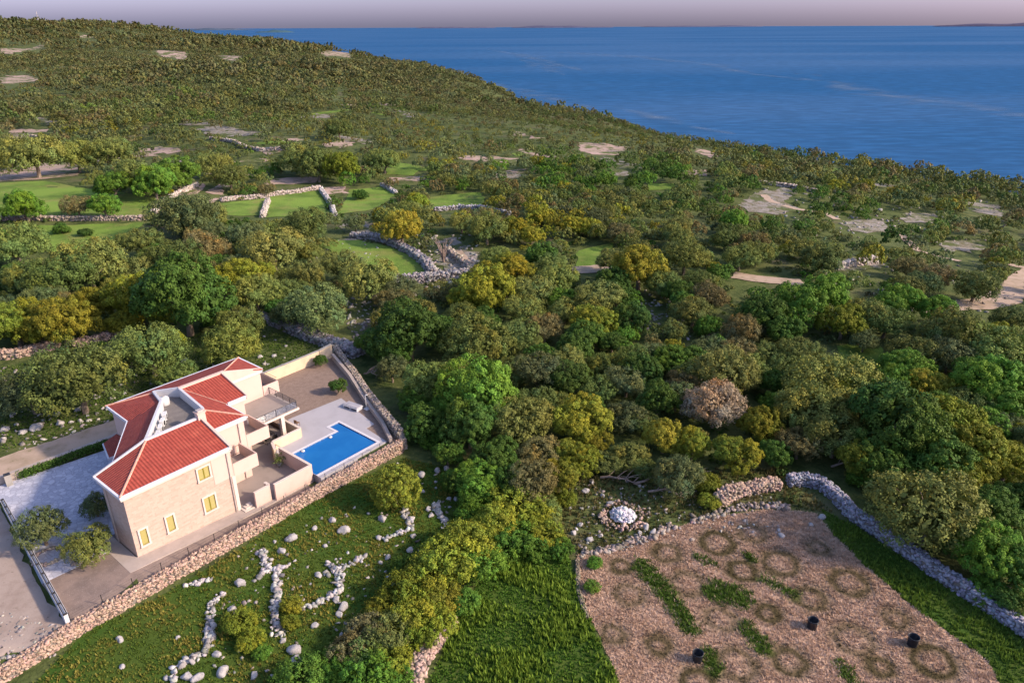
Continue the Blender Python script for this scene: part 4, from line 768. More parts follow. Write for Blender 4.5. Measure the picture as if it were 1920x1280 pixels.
CR = {'holm_oak': [crown_mesh('crown', 11 + i, 10, 250, 66, .052, zc=.85, flat=.68) for i in range(4)],
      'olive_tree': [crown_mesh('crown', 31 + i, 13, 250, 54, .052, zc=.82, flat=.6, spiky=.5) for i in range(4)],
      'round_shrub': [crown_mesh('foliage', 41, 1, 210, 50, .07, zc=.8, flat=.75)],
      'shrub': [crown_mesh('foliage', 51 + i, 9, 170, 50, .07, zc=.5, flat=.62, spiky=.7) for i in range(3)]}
TR = {'round_shrub': [trunk_mesh('stem', 26, .6, .05, 5, .5)], 'holm_oak': [trunk_mesh('trunk', 5 + i, .8) for i in range(3)], 'olive_tree': [trunk_mesh('trunk', 15 + i, .75, .065, 6, .6) for i in range(3)], 'shrub': [trunk_mesh('stem', 25, .5, .04, 5, .5)]}
COL = {'gold': (.168, .172, .018), 'yel': (.15, .175, .018), 'khaki': (.125, .148, .036), 'olive': (.1, .135, .035), 'grey': (.095, .125, .048), 'dark': (.05, .1, .016), 'viv': (.075, .15, .018), 'brown': (.13, .115, .045), 'pink': (.24, .165, .12)}
COLN = {'gold': 'golden yellow', 'yel': 'yellow green', 'khaki': 'khaki', 'olive': 'olive green', 'grey': 'grey green', 'dark': 'dark green', 'viv': 'bright green', 'brown': 'brownish', 'pink': 'pale pinkish'}
# prominent trees: crown centre and width in the photo, colour, kind (t = tree, o = olive, s = shrub)
TREES = [l.split() for l in '''25 600 110 yel t|112 602 105 gold t|172 572 75 gold t|258 562 105 gold t|342 562 160 dark t|450 612 80 khaki o|432 652 100 khaki o|280 655 120 olive o|318 640 55 yel t|145 712 150 olive o|55 735 95 grey o|330 700 70 olive o
450 520 100 yel t|482 552 90 khaki o|592 578 120 grey o|545 545 80 olive o|690 520 105 khaki o|640 500 80 khaki o|765 620 150 dark t|775 583 80 khaki o|890 640 140 khaki o|1020 615 75 brown o|1112 600 90 yel t|1080 652 75 dark t|1010 695 105 grey o|860 690 75 khaki t|805 720 95 olive o|900 735 150 viv t|800 790 90 dark t|880 800 110 dark t|1065 705 95 dark t|735 695 60 grey o
980 790 120 khaki o|1010 850 85 brown o|1092 780 115 gold t|1075 850 80 yel t|930 860 95 dark t|810 822 55 viv s|742 915 84 yel r|893 945 75 viv s|960 950 95 yel s|920 985 80 yel s|1175 775 80 grey o|1175 715 80 grey o|1245 820 80 gold t|1298 835 70 gold t|1120 730 70 olive o|1225 665 60 grey o|1262 655 45 gold t|1330 655 75 grey o|1392 620 70 brown o|1268 745 70 grey o|1360 700 120 khaki o|1342 762 110 pink o|1425 800 80 gold t|1382 850 90 yel t|1325 905 55 yel s|1330 940 40 yel s
1480 690 70 olive o|1450 720 60 dark t|1500 660 80 khaki o|1560 710 150 khaki o|1590 745 90 yel t|1520 770 120 khaki o|1460 760 70 viv t|1500 830 80 brown o|1570 815 110 khaki o|1690 790 170 dark t|1660 760 100 khaki o|1770 800 130 yel t|1830 850 110 yel t|1760 860 120 dark t|1890 860 90 yel t|1740 955 170 khaki o|1690 930 70 grey o|1615 900 45 viv s|1650 870 90 dark t|1700 680 85 viv t|1680 720 70 viv t|1742 722 80 gold t|1860 720 110 viv t|1880 760 90 viv t|1905 815 50 gold t|1880 800 70 grey o
1580 600 85 yel t|1625 590 80 khaki o|1430 590 90 dark t|1500 575 100 viv t|1545 560 90 viv t|1470 620 70 dark t|1660 600 80 olive o|1790 625 100 khaki o|1860 640 110 olive o|1895 600 60 olive o|1780 665 80 grey o|1860 960 100 dark t|1900 930 70 dark t|1850 1030 110 viv t|1800 1000 90 dark t|1900 1070 90 dark t|1860 1110 60 viv s|1895 1130 50 dark t|1330 560 70 brown o|1300 580 80 khaki o
840 1055 120 yel s|880 1020 110 yel s|800 1085 90 gold s|755 1110 90 yel s|770 1160 80 gold s|820 1120 90 gold s|730 1190 90 khaki s|690 1190 80 brown s|650 1225 80 brown s|620 1250 70 viv s|560 1270 90 viv s|905 1060 80 viv s|960 1010 90 viv s|1020 1000 80 yel s|1050 1030 50 viv s|450 1165 60 yel s|470 1200 50 yel s|492 1222 34 viv s|545 1135 42 gold s|543 1165 34 yel s|730 1240 90 yel s|690 1270 100 viv s|870 1130 60 viv s|1010 960 70 yel s|985 925 70 yel s|800 1130 80 yel s|850 1010 70 yel s|930 990 90 yel s|905 1020 70 gold s|760 1060 60 viv s|720 1140 70 gold s|790 1190 70 yel s|690 1230 70 olive s|1000 1030 60 viv s|830 1170 60 yel s|880 960 60 viv s|1030 970 50 khaki s|740 1280 70 viv s|650 1270 60 viv s|1115 1055 30 viv s|1110 1100 30 viv s|900 895 95 viv t|950 900 80 dark t|1000 905 95 brown o|1048 895 80 gold t|1092 862 80 yel t|1020 955 60 khaki s|1135 865 60 olive o|1060 935 45 yel s|865 905 60 dark t|1180 850 70 khaki o|1210 880 50 olive o|1105 760 60 dark t|840 850 60 dark t|860 900 60 viv s|700 640 70 dark t|740 660 80 dark t|1000 760 90 olive o|850 760 90 viv t|780 745 70 viv t|955 700 80 olive o|1120 820 60 gold t|1210 790 60 olive o|1440 660 70 olive o|1400 700 80 olive o|1450 850 60 dark t|1600 700 70 dark t|1610 860 80 yel t|1720 850 90 viv t|1800 900 80 yel t|1850 800 70 viv t|1560 770 80 khaki o|1640 830 70 viv t|1760 770 80 viv t|1820 760 80 olive o|1830 700 70 viv t|1620 640 50 grey o|1730 620 50 grey o
30 460 95 olive o|112 525 105 olive o|50 520 70 olive o|170 500 110 khaki o|85 565 70 grey o|262 455 75 khaki o|345 402 110 grey o|385 410 70 khaki o|330 482 90 olive o|380 465 85 brown o|250 510 60 olive o|510 462 110 khaki o|465 445 70 grey o|575 422 80 olive o|752 425 82 gold t|912 430 75 khaki o|780 378 50 yel t|770 390 50 khaki o|675 367 28 dark s|665 420 40 grey o|545 590 70 grey o|575 520 70 khaki o|1200 498 110 gold t|1145 490 60 khaki o|1285 480 90 khaki o|960 500 85 gold t|912 542 110 gold t|870 560 70 gold t|1000 545 90 khaki o|1045 520 80 khaki o|1120 555 100 khaki o|980 580 80 khaki o|1060 580 70 khaki o|1390 480 70 khaki o|1420 475 60 khaki o|1542 485 72 olive o|1830 535 70 olive o|1700 540 60 khaki o|1350 510 50 dark t
45 388 60 viv t|195 388 50 viv t|145 385 50 brown o|115 430 28 dark s|160 435 24 dark s|500 355 30 brown o|250 330 70 olive t|330 320 80 viv t|290 345 70 viv t|210 345 60 viv t|640 315 70 yel t|595 310 70 olive t|560 300 70 khaki o|430 330 60 khaki o|400 310 60 khaki o|635 240 50 olive o|720 300 60 olive o|60 290 90 khaki o|140 290 70 khaki o|20 290 60 khaki o|205 290 70 khaki o|240 660 70 grey o|230 600 60 yel t|70 610 60 gold t|400 590 60 dark t|300 590 50 yel t'''.replace('\n', '|').split('|')]
for _k in COL: COL[_k] = tuple(c * 1.22 for c in COL[_k])
KM = {'t': 'holm_oak', 'o': 'olive_tree', 's': 'shrub', 'r': 'round_shrub'}
ZC = {'holm_oak': .85, 'olive_tree': .82, 'shrub': .5, 'round_shrub': .8}
def clear_mask(px, py):
    m = np.zeros(np.shape(px), bool)
    for p in MAIN_CLEAR: m |= inpoly(px, py, p)
    soft = rng.random(m.shape) < .55
    for p in [q for q in MEADOWS + BARE + ROCKY if not any(q is w_ for w_ in MAIN_CLEAR)]: m |= inpoly(px, py, p) & soft
    return m
EXTRA = [[(1455, 860), (1570, 880), (1650, 960), (1960, 1150), (1960, 1240), (1560, 970)], [(-60, 700), (60, 680), (240, 640), (500, 615), (600, 640), (640, 650), (770, 830), (760, 870), (600, 960), (300, 1130), (100, 1220), (-100, 1300)],  # villa plot
         [(1140, 920), (1240, 930), (1460, 900), (1480, 960), (1100, 1040), (1085, 1000)], [(1500, 560), (1720, 600), (1900, 560), (1920, 500), (1925, 600), (1720, 610), (1560, 540)], [(820, 425), (855, 425), (890, 520), (800, 520)],
         [(1370, 510), (1510, 520), (1510, 540), (1370, 530)], [(640, 560), (700, 545), (720, 580), (660, 620)], [(1020, 900), (1140, 900), (1120, 1010), (1060, 980)]]
def excl(px, py):
    m = clear_mask(px, py)
    for p in EXTRA: m |= inpoly(px, py, p)
    return m
tracks_xy = [np.array([G(x, y)[:2] for x, y in t]) for t in TRACKS]
man = []
for x, y, wd, c, k in TREES:
    x, y, wd = float(x), float(y), float(wd); kd = KM[k]; p = G(x, y, 2.0)
    for _ in range(4):
        dist = math.sqrt(p[0] ** 2 + p[1] ** 2 + (HC - p[2]) ** 2); rad = wd / F * dist / 2 * .97; p = G(x, y, ZC[kd] * rad)
    man.append((p[0], p[1], rad, c, kd, 1))
man = [m_ for m_ in man]
MX = np.array([(m_[0], m_[1], m_[2]) for m_ in man])
# natural filling of the scrub woodland
def scatter(r0, r1, sp):
    n = int((r1 * r1 - r0 * r0) * R(45) / (sp * sp) * 1.0) * 2; a = rng.uniform(R(-44), R(44), n); r = np.sqrt(rng.uniform(r0 * r0, r1 * r1, n)); return np.column_stack([r * np.sin(a), r * np.cos(a)])
def thin(pts, rad):
    cell = {}; out = []
    for p in pts:
        k = (int(p[0] // rad), int(p[1] // rad)); ok = True
        for i in (-1, 0, 1):
            for j in (-1, 0, 1):
                for q in cell.get((k[0] + i, k[1] + j), ()):
                    if (q[0] - p[0]) ** 2 + (q[1] - p[1]) ** 2 < rad * rad: ok = False; break
                if not ok: break
            if not ok: break
        if ok: cell.setdefault(k, []).append(p); out.append(p)
    return np.array(out)
def fit(pts, radlo, radhi, sizef, pw=1.0):
    """keep scattered trees on land, off tracks, out of clearings"""
    x, y = pts[:, 0], pts[:, 1]; d = shore_d(x, y); z = T(x, y); rad = (radlo + (radhi - radlo) * rng.random(len(x)) ** pw) * sizef
    bx, by = proj(x, y, z); tx, ty = proj(x, y, z + rad * 1.1); ok = (d > 14) & ~excl(bx, by) & ~excl(tx, ty) & ~excl(*proj(x, y, z + rad * 1.6)) & ~excl(*proj(x - rad * .8, y, z + rad * .8)) & ~excl(*proj(x + rad * .8, y, z + rad * .8)) & (bx > -350) & (bx < 2270) & (by < 1235)
    a, b = lo(x, y); ok &= ~((a > -45) & (a < 44) & (b > -6.5) & (b < 30))
    for tr in tracks_xy:
        for q in np.concatenate([tr[:-1] + (tr[1:] - tr[:-1]) * f for f in np.linspace(0, 1, 7)]): ok &= np.hypot(x - q[0], y - q[1]) > rad * 1.0 + .8
    return x[ok], y[ok], z[ok], rad[ok], bx[ok], by[ok]
def colour_at(x, y, px, py):
    n1 = np.sin(x * .045 + 2 * np.sin(y * .023)) + np.sin(y * .06 + x * .021 + 1) + rng.normal(0, .75, len(x)); k = rng.random(len(x)); far = sm((np.hypot(x, y) - 250) / 500)
    out = []
    for i in range(len(x)):
        vivz = inpoly([px[i]], [py[i]], [(1350, 540), (1960, 560), (1960, 830), (1650, 700), (1400, 640)])[0] or inpoly([px[i]], [py[i]], [(960, 290), (1250, 300), (1300, 360), (1050, 380), (900, 330)])[0]
        if vivz and k[i] < .6: c = 'viv' if k[i] < .35 else 'dark'
        elif k[i] < .1 + .15 * far[i]: c = 'brown'
        elif n1[i] > 1.2: c = 'dark' if k[i] > .45 else 'viv'
        elif n1[i] > .4: c = 'olive'
        elif n1[i] > -.5: c = 'khaki'
        elif n1[i] > -1.2: c = 'grey'
        else: c = 'gold' if (far[i] < .3 and k[i] > .5) else 'khaki'
        out.append(c)
    return out
near_pts = thin(np.concatenate([MX[:, :2], scatter(38, 260, 3.4)]), 3.1)
dm = np.min(np.hypot(near_pts[:, None, 0] - MX[None, :, 0], near_pts[:, None, 1] - MX[None, :, 1]) / (MX[None, :, 2] * .9 + 1.0), axis=1); near_pts = near_pts[dm > 1]
x, y, z, rad, bx, by = fit(near_pts, 1.5, 3.4, 1.0)
# open, rocky part of the slope to the right carries fewer and smaller trees
opn = inpoly(bx, by, [(1350, 340), (1960, 380), (1960, 560), (1560, 540), (1100, 520), (1050, 470)]) & (rng.random(len(x)) < .38)
x, y, z, rad, bx, by = [q[~opn] for q in (x, y, z, rad, bx, by)]
cl = colour_at(x, y, bx, by); allt = list(man)
for i in range(len(x)): allt.append((x[i], y[i], rad[i], cl[i], 'holm_oak' if cl[i] in ('dark', 'viv', 'gold', 'yel') else 'olive_tree', 0))
# ---- rank by size in the picture; the largest 300 of the trees are individuals
def info(t):
    z0 = float(T(t[0], t[1])); px, py = proj(t[0], t[1], z0 + ZC[t[4]] * t[2]); d = math.sqrt(t[0] ** 2 + t[1] ** 2 + (HC - z0) ** 2); return float(px), float(py), t[2] / d * F * 2
rows = [(t, *info(t)) for t in allt]
inside = [r for r in rows if -40 < r[1] < 1960 and 0 < r[2] < 1310]
inside.sort(key=lambda r: -(r[3] + 1000 * r[0][5])); trees = [r for r in inside if 'shrub' not in r[0][4]]; shrubs = [r for r in inside if 'shrub' in r[0][4]]
IND = trees[:296] + shrubs; ids = set(id(r[0]) for r in IND); REST = [r for r in rows if id(r[0]) not in ids]
# ---- unambiguous labels: kind + colour + landmark region + order from the left
REG = [('on the slope between villa and pinkish wall', [(-60, 630), (520, 590), (660, 640), (520, 760), (200, 800), (-60, 860)]),
       ('in the crown row over the pinkish wall', [(-60, 545), (420, 500), (430, 640), (-60, 690)]),
       ('below the left hand green pasture', [(-60, 400), (420, 400), (440, 545), (-60, 560)]),
       ('near the pinkish clearing and upper pastures', [(-60, 150), (480, 150), (480, 400), (-60, 420)]),
       ('below the small middle pastures', [(420, 360), (740, 380), (740, 470), (600, 470), (640, 610), (420, 600)]),
       ('above the middle pastures', [(420, 130), (960, 130), (960, 400), (420, 400)]),
       ('behind the rubble wall and the yard corner', [(480, 440), (745, 440), (745, 700), (560, 650)]),
       ('around the bare pink tree', [(740, 360), (960, 360), (960, 530), (740, 530)]),
       ('on the rise just beyond the gravel yard', [(660, 525), (960, 525), (960, 670), (660, 670)]),
       ('in the dense wood beside the pool wall', [(660, 670), (960, 670), (960, 900), (720, 900)]),
       ('over the fallen branches in the central wood', [(960, 740), (1200, 740), (1200, 960), (960, 960)]),
       ('in the middle of the central wood', [(960, 590), (1200, 590), (1200, 740), (960, 740)]),
       ('left of the short dirt track', [(960, 430), (1220, 430), (1220, 590), (960, 590)]),
       ('between central wood and short dirt track', [(1200, 530), (1480, 530), (1480, 680), (1200, 680)]),
       ('above the white stone heap', [(1200, 680), (1460, 680), (1460, 970), (1200, 970)]),
       ('behind the dry field wall', [(1460, 640), (1640, 640), (1640, 930), (1460, 930)]),
       ('beyond the grey wall at the right', [(1600, 740), (1990, 740), (1990, 900), (1600, 900)]), ('hugging the outer side of the grey wall', [(1560, 900), (1990, 900), (1990, 1240), (1560, 1100)]),
       ('below the right hand dirt track', [(1470, 540), (1990, 590), (1990, 740), (1470, 740)]), ('among the pale rocks on the right slope', [(1220, 380), (1990, 380), (1990, 590), (1220, 590)]),
       ('in the thicket beside the green lane', [(700, 880), (1090, 880), (1090, 1300), (700, 1300)]), ('on the rocky meadow below the villa', [(300, 880), (700, 880), (700, 1300), (300, 1300)])]
ORD = ['leftmost', 'second from left', 'third from left', 'fourth from left', 'fifth from left', 'sixth from left', 'seventh from left', 'eighth from left', 'ninth from left', 'tenth from left', 'eleventh from left', 'twelfth from left', 'thirteenth from left', 'fourteenth from left']
groups = {}
for r in IND:
    nm = next((n_ for n_, pl in REG if inpoly([r[1]], [r[2]], pl)[0]), 'on the far slope near the sea'); groups.setdefault((r[0][3], r[0][4], nm), []).append(r)
NOUN = {'round_shrub': 'ball shaped shrub', 'holm_oak': 'dense round tree', 'olive_tree': 'feathery olive tree', 'shrub': 'shrub'}; LBL = {}
for (c, kd, nm), rs in groups.items():
    rs.sort(key=lambda r: r[1]); base = f'{COLN[c]} {NOUN[kd]}'
    if len(rs) == 1: LBL[id(rs[0][0])] = f'{base} {nm}'; continue
    for i, r in enumerate(rs): LBL[id(r[0])] = f'{ORD[min(i, 13)]} {base} {nm}'
cnt = {}
for r in IND: l_ = LBL[id(r[0])]; cnt[l_] = cnt.get(l_, 0) + 1
for q, r in enumerate(IND):
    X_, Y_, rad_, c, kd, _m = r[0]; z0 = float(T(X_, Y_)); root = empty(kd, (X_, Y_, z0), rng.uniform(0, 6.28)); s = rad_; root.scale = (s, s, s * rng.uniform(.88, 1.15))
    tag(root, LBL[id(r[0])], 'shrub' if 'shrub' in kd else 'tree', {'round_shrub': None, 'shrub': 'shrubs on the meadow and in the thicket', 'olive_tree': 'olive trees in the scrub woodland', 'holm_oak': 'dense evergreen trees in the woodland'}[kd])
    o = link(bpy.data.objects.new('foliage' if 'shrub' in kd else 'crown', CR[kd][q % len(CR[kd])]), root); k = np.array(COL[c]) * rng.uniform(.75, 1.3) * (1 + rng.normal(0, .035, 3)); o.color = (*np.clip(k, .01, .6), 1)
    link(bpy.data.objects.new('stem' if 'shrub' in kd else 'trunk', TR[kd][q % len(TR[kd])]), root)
# ---- everything else is one woodland
def bake(protos, X, Y, Z, Rd, cols):
    Vs = []; Ts = []; k = rng.integers(0, len(protos), len(X)); an = rng.uniform(0, 6.28, len(X)); hs = rng.uniform(.75, 1.25, len(X))
    for i, (V, t) in enumerate(protos):
        m = np.where(k == i)[0]
        if not len(m): continue
        ca, sa = np.cos(an[m])[:, None], np.sin(an[m])[:, None]; x = (V[None, :, 0] * ca - V[None, :, 1] * sa) * Rd[m][:, None] + X[m][:, None]; y = (V[None, :, 0] * sa + V[None, :, 1] * ca) * Rd[m][:, None] + Y[m][:, None]; z = V[None, :, 2] * (Rd[m] * hs[m])[:, None] + Z[m][:, None]
        Vs.append(np.stack([x, y, z], -1).reshape(-1, 3).astype(np.float32)); Ts.append((t[None] * cols[m][:, None, :]).reshape(-1, 3).astype(np.float32))
    return np.concatenate(Vs), np.concatenate(Ts)
def proto(seed, lobes, clumps, leaves, leaf, zc=.85):
    P0, Nn, sz, tint, lc, lr, flat = crown_arrays(seed, lobes, clumps, leaves, leaf, zc=zc, flat=.62); return quads(P0, Nn, sz), tint
def carr(names):
    c = np.array([COL[n_] for n_ in names]); return np.clip(c * rng.uniform(.75, 1.25, (len(c), 1)) * (1 + rng.normal(0, .04, c.shape)), .01, .5)
LV, LT = [], []
A_ = np.array([(r[0][0], r[0][1], float(T(r[0][0], r[0][1])), r[0][2]) for r in REST]); nmz = [r[0][3] for r in REST]
v, t = bake([proto(61 + i, 8, 80, 22, .11) for i in range(5)], A_[:, 0], A_[:, 1], A_[:, 2], A_[:, 3], carr(nmz)); LV.append(v); LT.append(t)
up = thin(scatter(40, 230, 2.2), 1.7); ux_, uy_ = up[:, 0], up[:, 1]; uz = T(ux_, uy_); px_, py_ = proj(ux_, uy_, uz); la, lb_ = lo(ux_, uy_); kk = ~excl(px_, py_) & ~excl(*proj(ux_, uy_, uz + .8)) & (py_ < 1300) & ~((la > -45) & (la < 44) & (lb_ > -6.5) & (lb_ < 26)) & (np.sin(ux_ * .13 + 2 * np.sin(uy_ * .07)) + rng.normal(0, .7, len(ux_)) > -.1)
for tr in tracks_xy:
    for q in np.concatenate([tr[:-1] + (tr[1:] - tr[:-1]) * f for f in np.linspace(0, 1, 7)]): kk &= np.hypot(ux_ - q[0], uy_ - q[1]) > 3
ux_, uy_, uz = ux_[kk], uy_[kk], uz[kk]; cu = carr(list(rng.choice(['dark', 'olive', 'khaki', 'viv', 'grey', 'brown'], len(ux_), p=[.25, .25, .2, .1, .12, .08]))) * .85
v, t = bake([proto(101 + i, 5, 22, 12, .3, zc=.35) for i in range(4)], ux_, uy_, uz, rng.uniform(.35, 1.1, len(ux_)) , cu); LV.append(v); LT.append(t); print('undergrowth', len(ux_))
for (r0, r1, spc, lo_r, hi_r, pr) in ((255, 620, 5.4, 1.3, 4.4, [proto(71 + i, 6, 34, 11, .2) for i in range(5)]), (610, 1500, 7.4, 1.8, 6.4, [proto(81 + i, 4, 14, 7, .36) for i in range(5)]), (1480, 4600, 13.5, 3.2, 10, [proto(91 + i, 3, 9, 5, .55) for i in range(4)])):
    pts = scatter(r0, r1, spc); pts = thin(pts, spc * .62); x, y, z, rad, bx, by = fit(pts, lo_r, hi_r, 1.0, 1.7); k = (bx > -120) & (bx < 2040)
    dens = np.sin(x * .02 + 1.5 * np.sin(y * .013)) + np.sin(y * .017 + 2) + rng.normal(0, .5, len(x)); k &= dens > -1.75; x, y, z, rad, bx, by = [q[k] for q in (x, y, z, rad, bx, by)]; rad = rad * (.9 + .38 * np.sin(x * .011 + 2 * np.sin(y * .006)) * np.sin(y * .009 + 1))
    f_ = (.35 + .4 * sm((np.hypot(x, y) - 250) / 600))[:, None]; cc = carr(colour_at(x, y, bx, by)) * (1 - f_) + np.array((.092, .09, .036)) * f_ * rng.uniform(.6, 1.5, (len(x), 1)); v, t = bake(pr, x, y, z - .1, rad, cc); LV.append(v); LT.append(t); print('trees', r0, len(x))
V = np.concatenate(LV); tt = np.concatenate(LT); print('woodland quads', len(V) // 4)
me = np_mesh('woodland', V, np.arange(len(V)).reshape(-1, 4), M['leaf'], tt); tag(link(bpy.data.objects.new('woodland', me)), 'mass of olive and khaki scrub woodland spreading to the coast and hill', 'woodland', kind='stuff')
# ------------------------------------------------------------------ trees of the plot, bare tree, dead branches
def plant(name, label, cat, x, y, z, s, kd, c, idx=0, hs=1.0):
    root = empty(name, (x, y, z), idx); root.scale = (s, s, s * hs); tag(root, label, cat); o = link(bpy.data.objects.new('crown', CR[kd][idx % len(CR[kd])]), root); o.color = (*COL[c], 1); link(bpy.data.objects.new('trunk', TR[kd][idx % len(TR[kd])]), root); return root
def plant_l(name, label, a, b, s, kd, c, idx=0, hs=1.0, z=0): x, y, _ = wl(a, b, 0); return plant(name, label, 'tree', x, y, z, s, kd, c, idx, hs)
plant_l('olive_tree', 'sparse grey olive tree beside the dark rails of the boundary wall', *lo(*P(78, 990, 1.9)[:2]), 2.2, 'olive_tree', 'grey', 1, 1.1); plant_l('olive_tree', 'broad khaki olive tree in a stone ring below the driveway', *lo(*P(163, 1018, 1.8)[:2]), 2.15, 'olive_tree', 'khaki', 2, 1.0); plant_l('olive_tree', 'dark olive tree near the left wall of the villa', *lo(*P(178, 945, 1.5)[:2]), 1.5, 'olive_tree', 'grey', 3, 1.1)
plant_l('round_tree', 'small clipped dark tree in front of the sandy yard wall', 36.3, 20.2, .95, 'holm_oak', 'dark', 0, 1.2); plant_l('round_tree', 'small round dark tree at the corner of the pool deck', 32.6, 11.6, 1.25, 'holm_oak', 'dark', 1, 1.0)
for (a, b, s, lb) in ((-2.9, 4.0, 1.3, 'stone ring around the foot of the broad khaki olive tree'), (-5.2, 6.5, 1.2, 'stone ring around the foot of the sparse grey olive tree')):
    an = np.linspace(0, 2 * math.pi, 26); C = np.column_stack([s * np.cos(an), s * np.sin(an), np.full(26, .12)]); o = stones_mesh('stone_ring', C, np.full(26, .32), stone_cols(26, TANS)); o.location = wl(a, b, 0); tag(o, lb, 'stone ring')
# hedge under the retaining wall
hp = np.array([wl(a, 22.9 - .06 * (a + 4), 0)[:2] for a in np.linspace(-1.8, 7.2, 60)]); hq = []
for p in hp:
    n = 60; hq.append(np.column_stack([p[0] + rng.normal(0, .22, n), p[1] + rng.normal(0, .22, n), rng.uniform(0, .85, n)]))
hq = np.concatenate(hq); c0 = hq[0].copy(); Vh = quads(hq - c0, rng.normal(size=hq.shape) + np.array((.3, -.3, .8)), np.full(len(hq), .2)); o = link(bpy.data.objects.new('hedge', np_mesh('hedge', Vh, np.arange(len(Vh)).reshape(-1, 4), M['leaf'], np.array(COL['dark'])[None] * rng.uniform(.6, 1.4, (len(hq), 1))))); o.location = c0; tag(o, 'narrow dark green hedge along the foot of the cream retaining wall', 'hedge')
# potted plant in the courtyard
pt = empty('potted_plant', wl(17.6, 3.4, -.6), ANG); tag(pt, 'thin leafy potted plant in the inner corner of the courtyard', 'potted plant'); MB().lathe([(.16, 0), (.24, .38), (.27, .42), (.2, .42), (.18, .36)], 18).build('pot', M['grey'], pt, True)
hq = rng.normal(0, 1, (150, 3)) * np.array((.3, .3, .28)) + np.array((0, 0, .95)); Vh = quads(hq, rng.normal(size=hq.shape), np.full(150, .22)); link(bpy.data.objects.new('foliage', np_mesh('foliage', Vh, np.arange(600).reshape(-1, 4), M['leaf'], np.array(COL['olive'])[None] * rng.uniform(.6, 1.4, (150, 1)))), pt)
# bare pink tree
g_ = G(832, 492); me = trunk_mesh('trunk', 77, 3.2, .16, 11, 1.9, 7, 'deadwood', True); bt = empty('bare_tree', tuple(g_)); bt.scale = (1.25, 1.25, 1.35); tag(bt, 'leafless pinkish grey tree standing beside the curved pasture wall', 'tree'); link(bpy.data.objects.new('branches', me), bt)
def fallen(px, py, L, seed, label):
    g = G(px, py); rg = random.Random(seed); a = rg.uniform(-.4, .5); mb = MB(); p = [(i * L / 5, rg.uniform(-.3, .3), .25 + .5 * math.sin(i * .7)) for i in range(6)]; mb.tube(p, [.13, .12, .1, .08, .06, .03], 6)
    for i in range(16):
        q = Vector(p[rg.randint(1, 4)]); d = Vector((rg.uniform(.2, 1.4), rg.uniform(-1.3, 1.3), rg.uniform(0, .9))); mb.tube([q, q + d * .6 + Vector((0, 0, .12)), q + d * 1.3], [.05, .035, .012], 5)
    o = mb.build('fallen_branch', M['deadwood']); o.location = tuple(g); o.rotation_euler = (0, 0, a); tag(o, label, 'fallen branch')
fallen(1125, 900, 4.5, 1, 'grey fallen branch lying under the golden trees left of the white stone heap'); fallen(1190, 912, 5, 2, 'pale fallen branch just above the white stone heap'); fallen(1215, 925, 4, 3, 'pale fallen branch touching the rim of the white stone heap'); fallen(1265, 905, 4.5, 5, 'grey fallen branch right of the white stone heap'); fallen(1560, 880, 3.5, 6, 'bleached dead branch under the trees above the grey stone wall')
fallen(682, 705, 2.6, 8, 'dry grey branch leaning over the outer side of the boundary wall')
# ------------------------------------------------------------------ rocks of the meadow
RK = [(750, 460, 60), (700, 530, 50), (655, 475, 25), (985, 355, 42), (1050, 415, 64), (885, 400, 35), (460, 715, 62), (905, 670, 42), (1045, 850, 62), (1025, 895, 45), (890, 955, 42), (770, 1100, 70), (775, 1150, 55), (540, 1240, 50), (160, 1250, 62), (215, 1255, 62), (360, 1220, 66), (325, 1120, 42), (410, 870, 52), (1270, 345, 60), (1535, 290, 36), (1550, 325, 40), (1580, 275, 44), (1495, 100, 52), (1575, 135, 22), (1575, 168, 20), (1495, 190, 36), (1445, 445, 42), (1430, 525, 42), (1300, 565, 36), (1260, 595, 26), (1185, 680, 22), (100, 1025, 26), (945, 500, 32), (1590, 70, 46), (1640, 60, 44), (770, 585, 20), (860, 715, 16), (1010, 810, 45), (1355, 30, 18), (705, 1045, 40), (1280, 760, 34), (640, 850, 22), (1005, 575, 16), (1690, 230, 40), (1655, 235, 34), (640, 1240, 24), (-215, 1190, 30), (-230, 1035, 40)]
gi = 0; used = {}
rk = []
for x, y, s in RK:
    X_, Y_ = 300 + x / 3.048, 860 + y / 3.048; rk.append((X_, Y_, s / 3.048))
for x, y, s in [(70, 640, 45), (30, 720, 55), (90, 690, 30), (130, 730, 48), (330, 685, 60), (390, 675, 30), (440, 670, 38), (310, 635, 48), (425, 610, 40), (560, 600, 26), (1010, 345, 56), (1420, 320, 38), (1495, 315, 42), (620, 500, 24), (610, 545, 30), (200, 712, 80), (680, 520, 26), (210, 600, 26), (265, 640, 22), (20, 770, 40), (480, 640, 24), (60, 590, 30), (740, 420, 26), (850, 420, 24), (1500, 230, 22), (1440, 210, 26), (1560, 260, 24)]: rk.append((x / 2.909, 560 + y / 2.909, s / 2.909 * .72))
for x, y, s in [(1110, 905, 12), (1098, 922, 14), (1130, 930, 10), (1145, 945, 14), (1088, 985, 12), (1106, 1012, 14), (1126, 1005, 10), (1300, 900, 8), (1060, 940, 10), (1045, 960, 9), (1465, 1005, 12), (1460, 995, 9), (1540, 970, 14), (1520, 985, 10), (1242, 905, 8), (1075, 1000, 12), (1210, 990, 18), (1225, 998, 14), (1200, 1000, 10)]: rk.append((x, y, s))
rk.sort(key=lambda r: -r[2]); RKREG = [('on the rocky meadow below the villa', [(250, 880), (560, 880), (560, 1300), (250, 1300)]), ('between the pink wall and the thicket', [(560, 880), (760, 840), (760, 1300), (560, 1300)]), ('near the round yellow green shrub', [(690, 840), (900, 840), (900, 1300), (690, 1300)]), ('on the shady slope above the villa', [(-20, 560), (680, 560), (680, 870), (-20, 870)])]
bins = {}
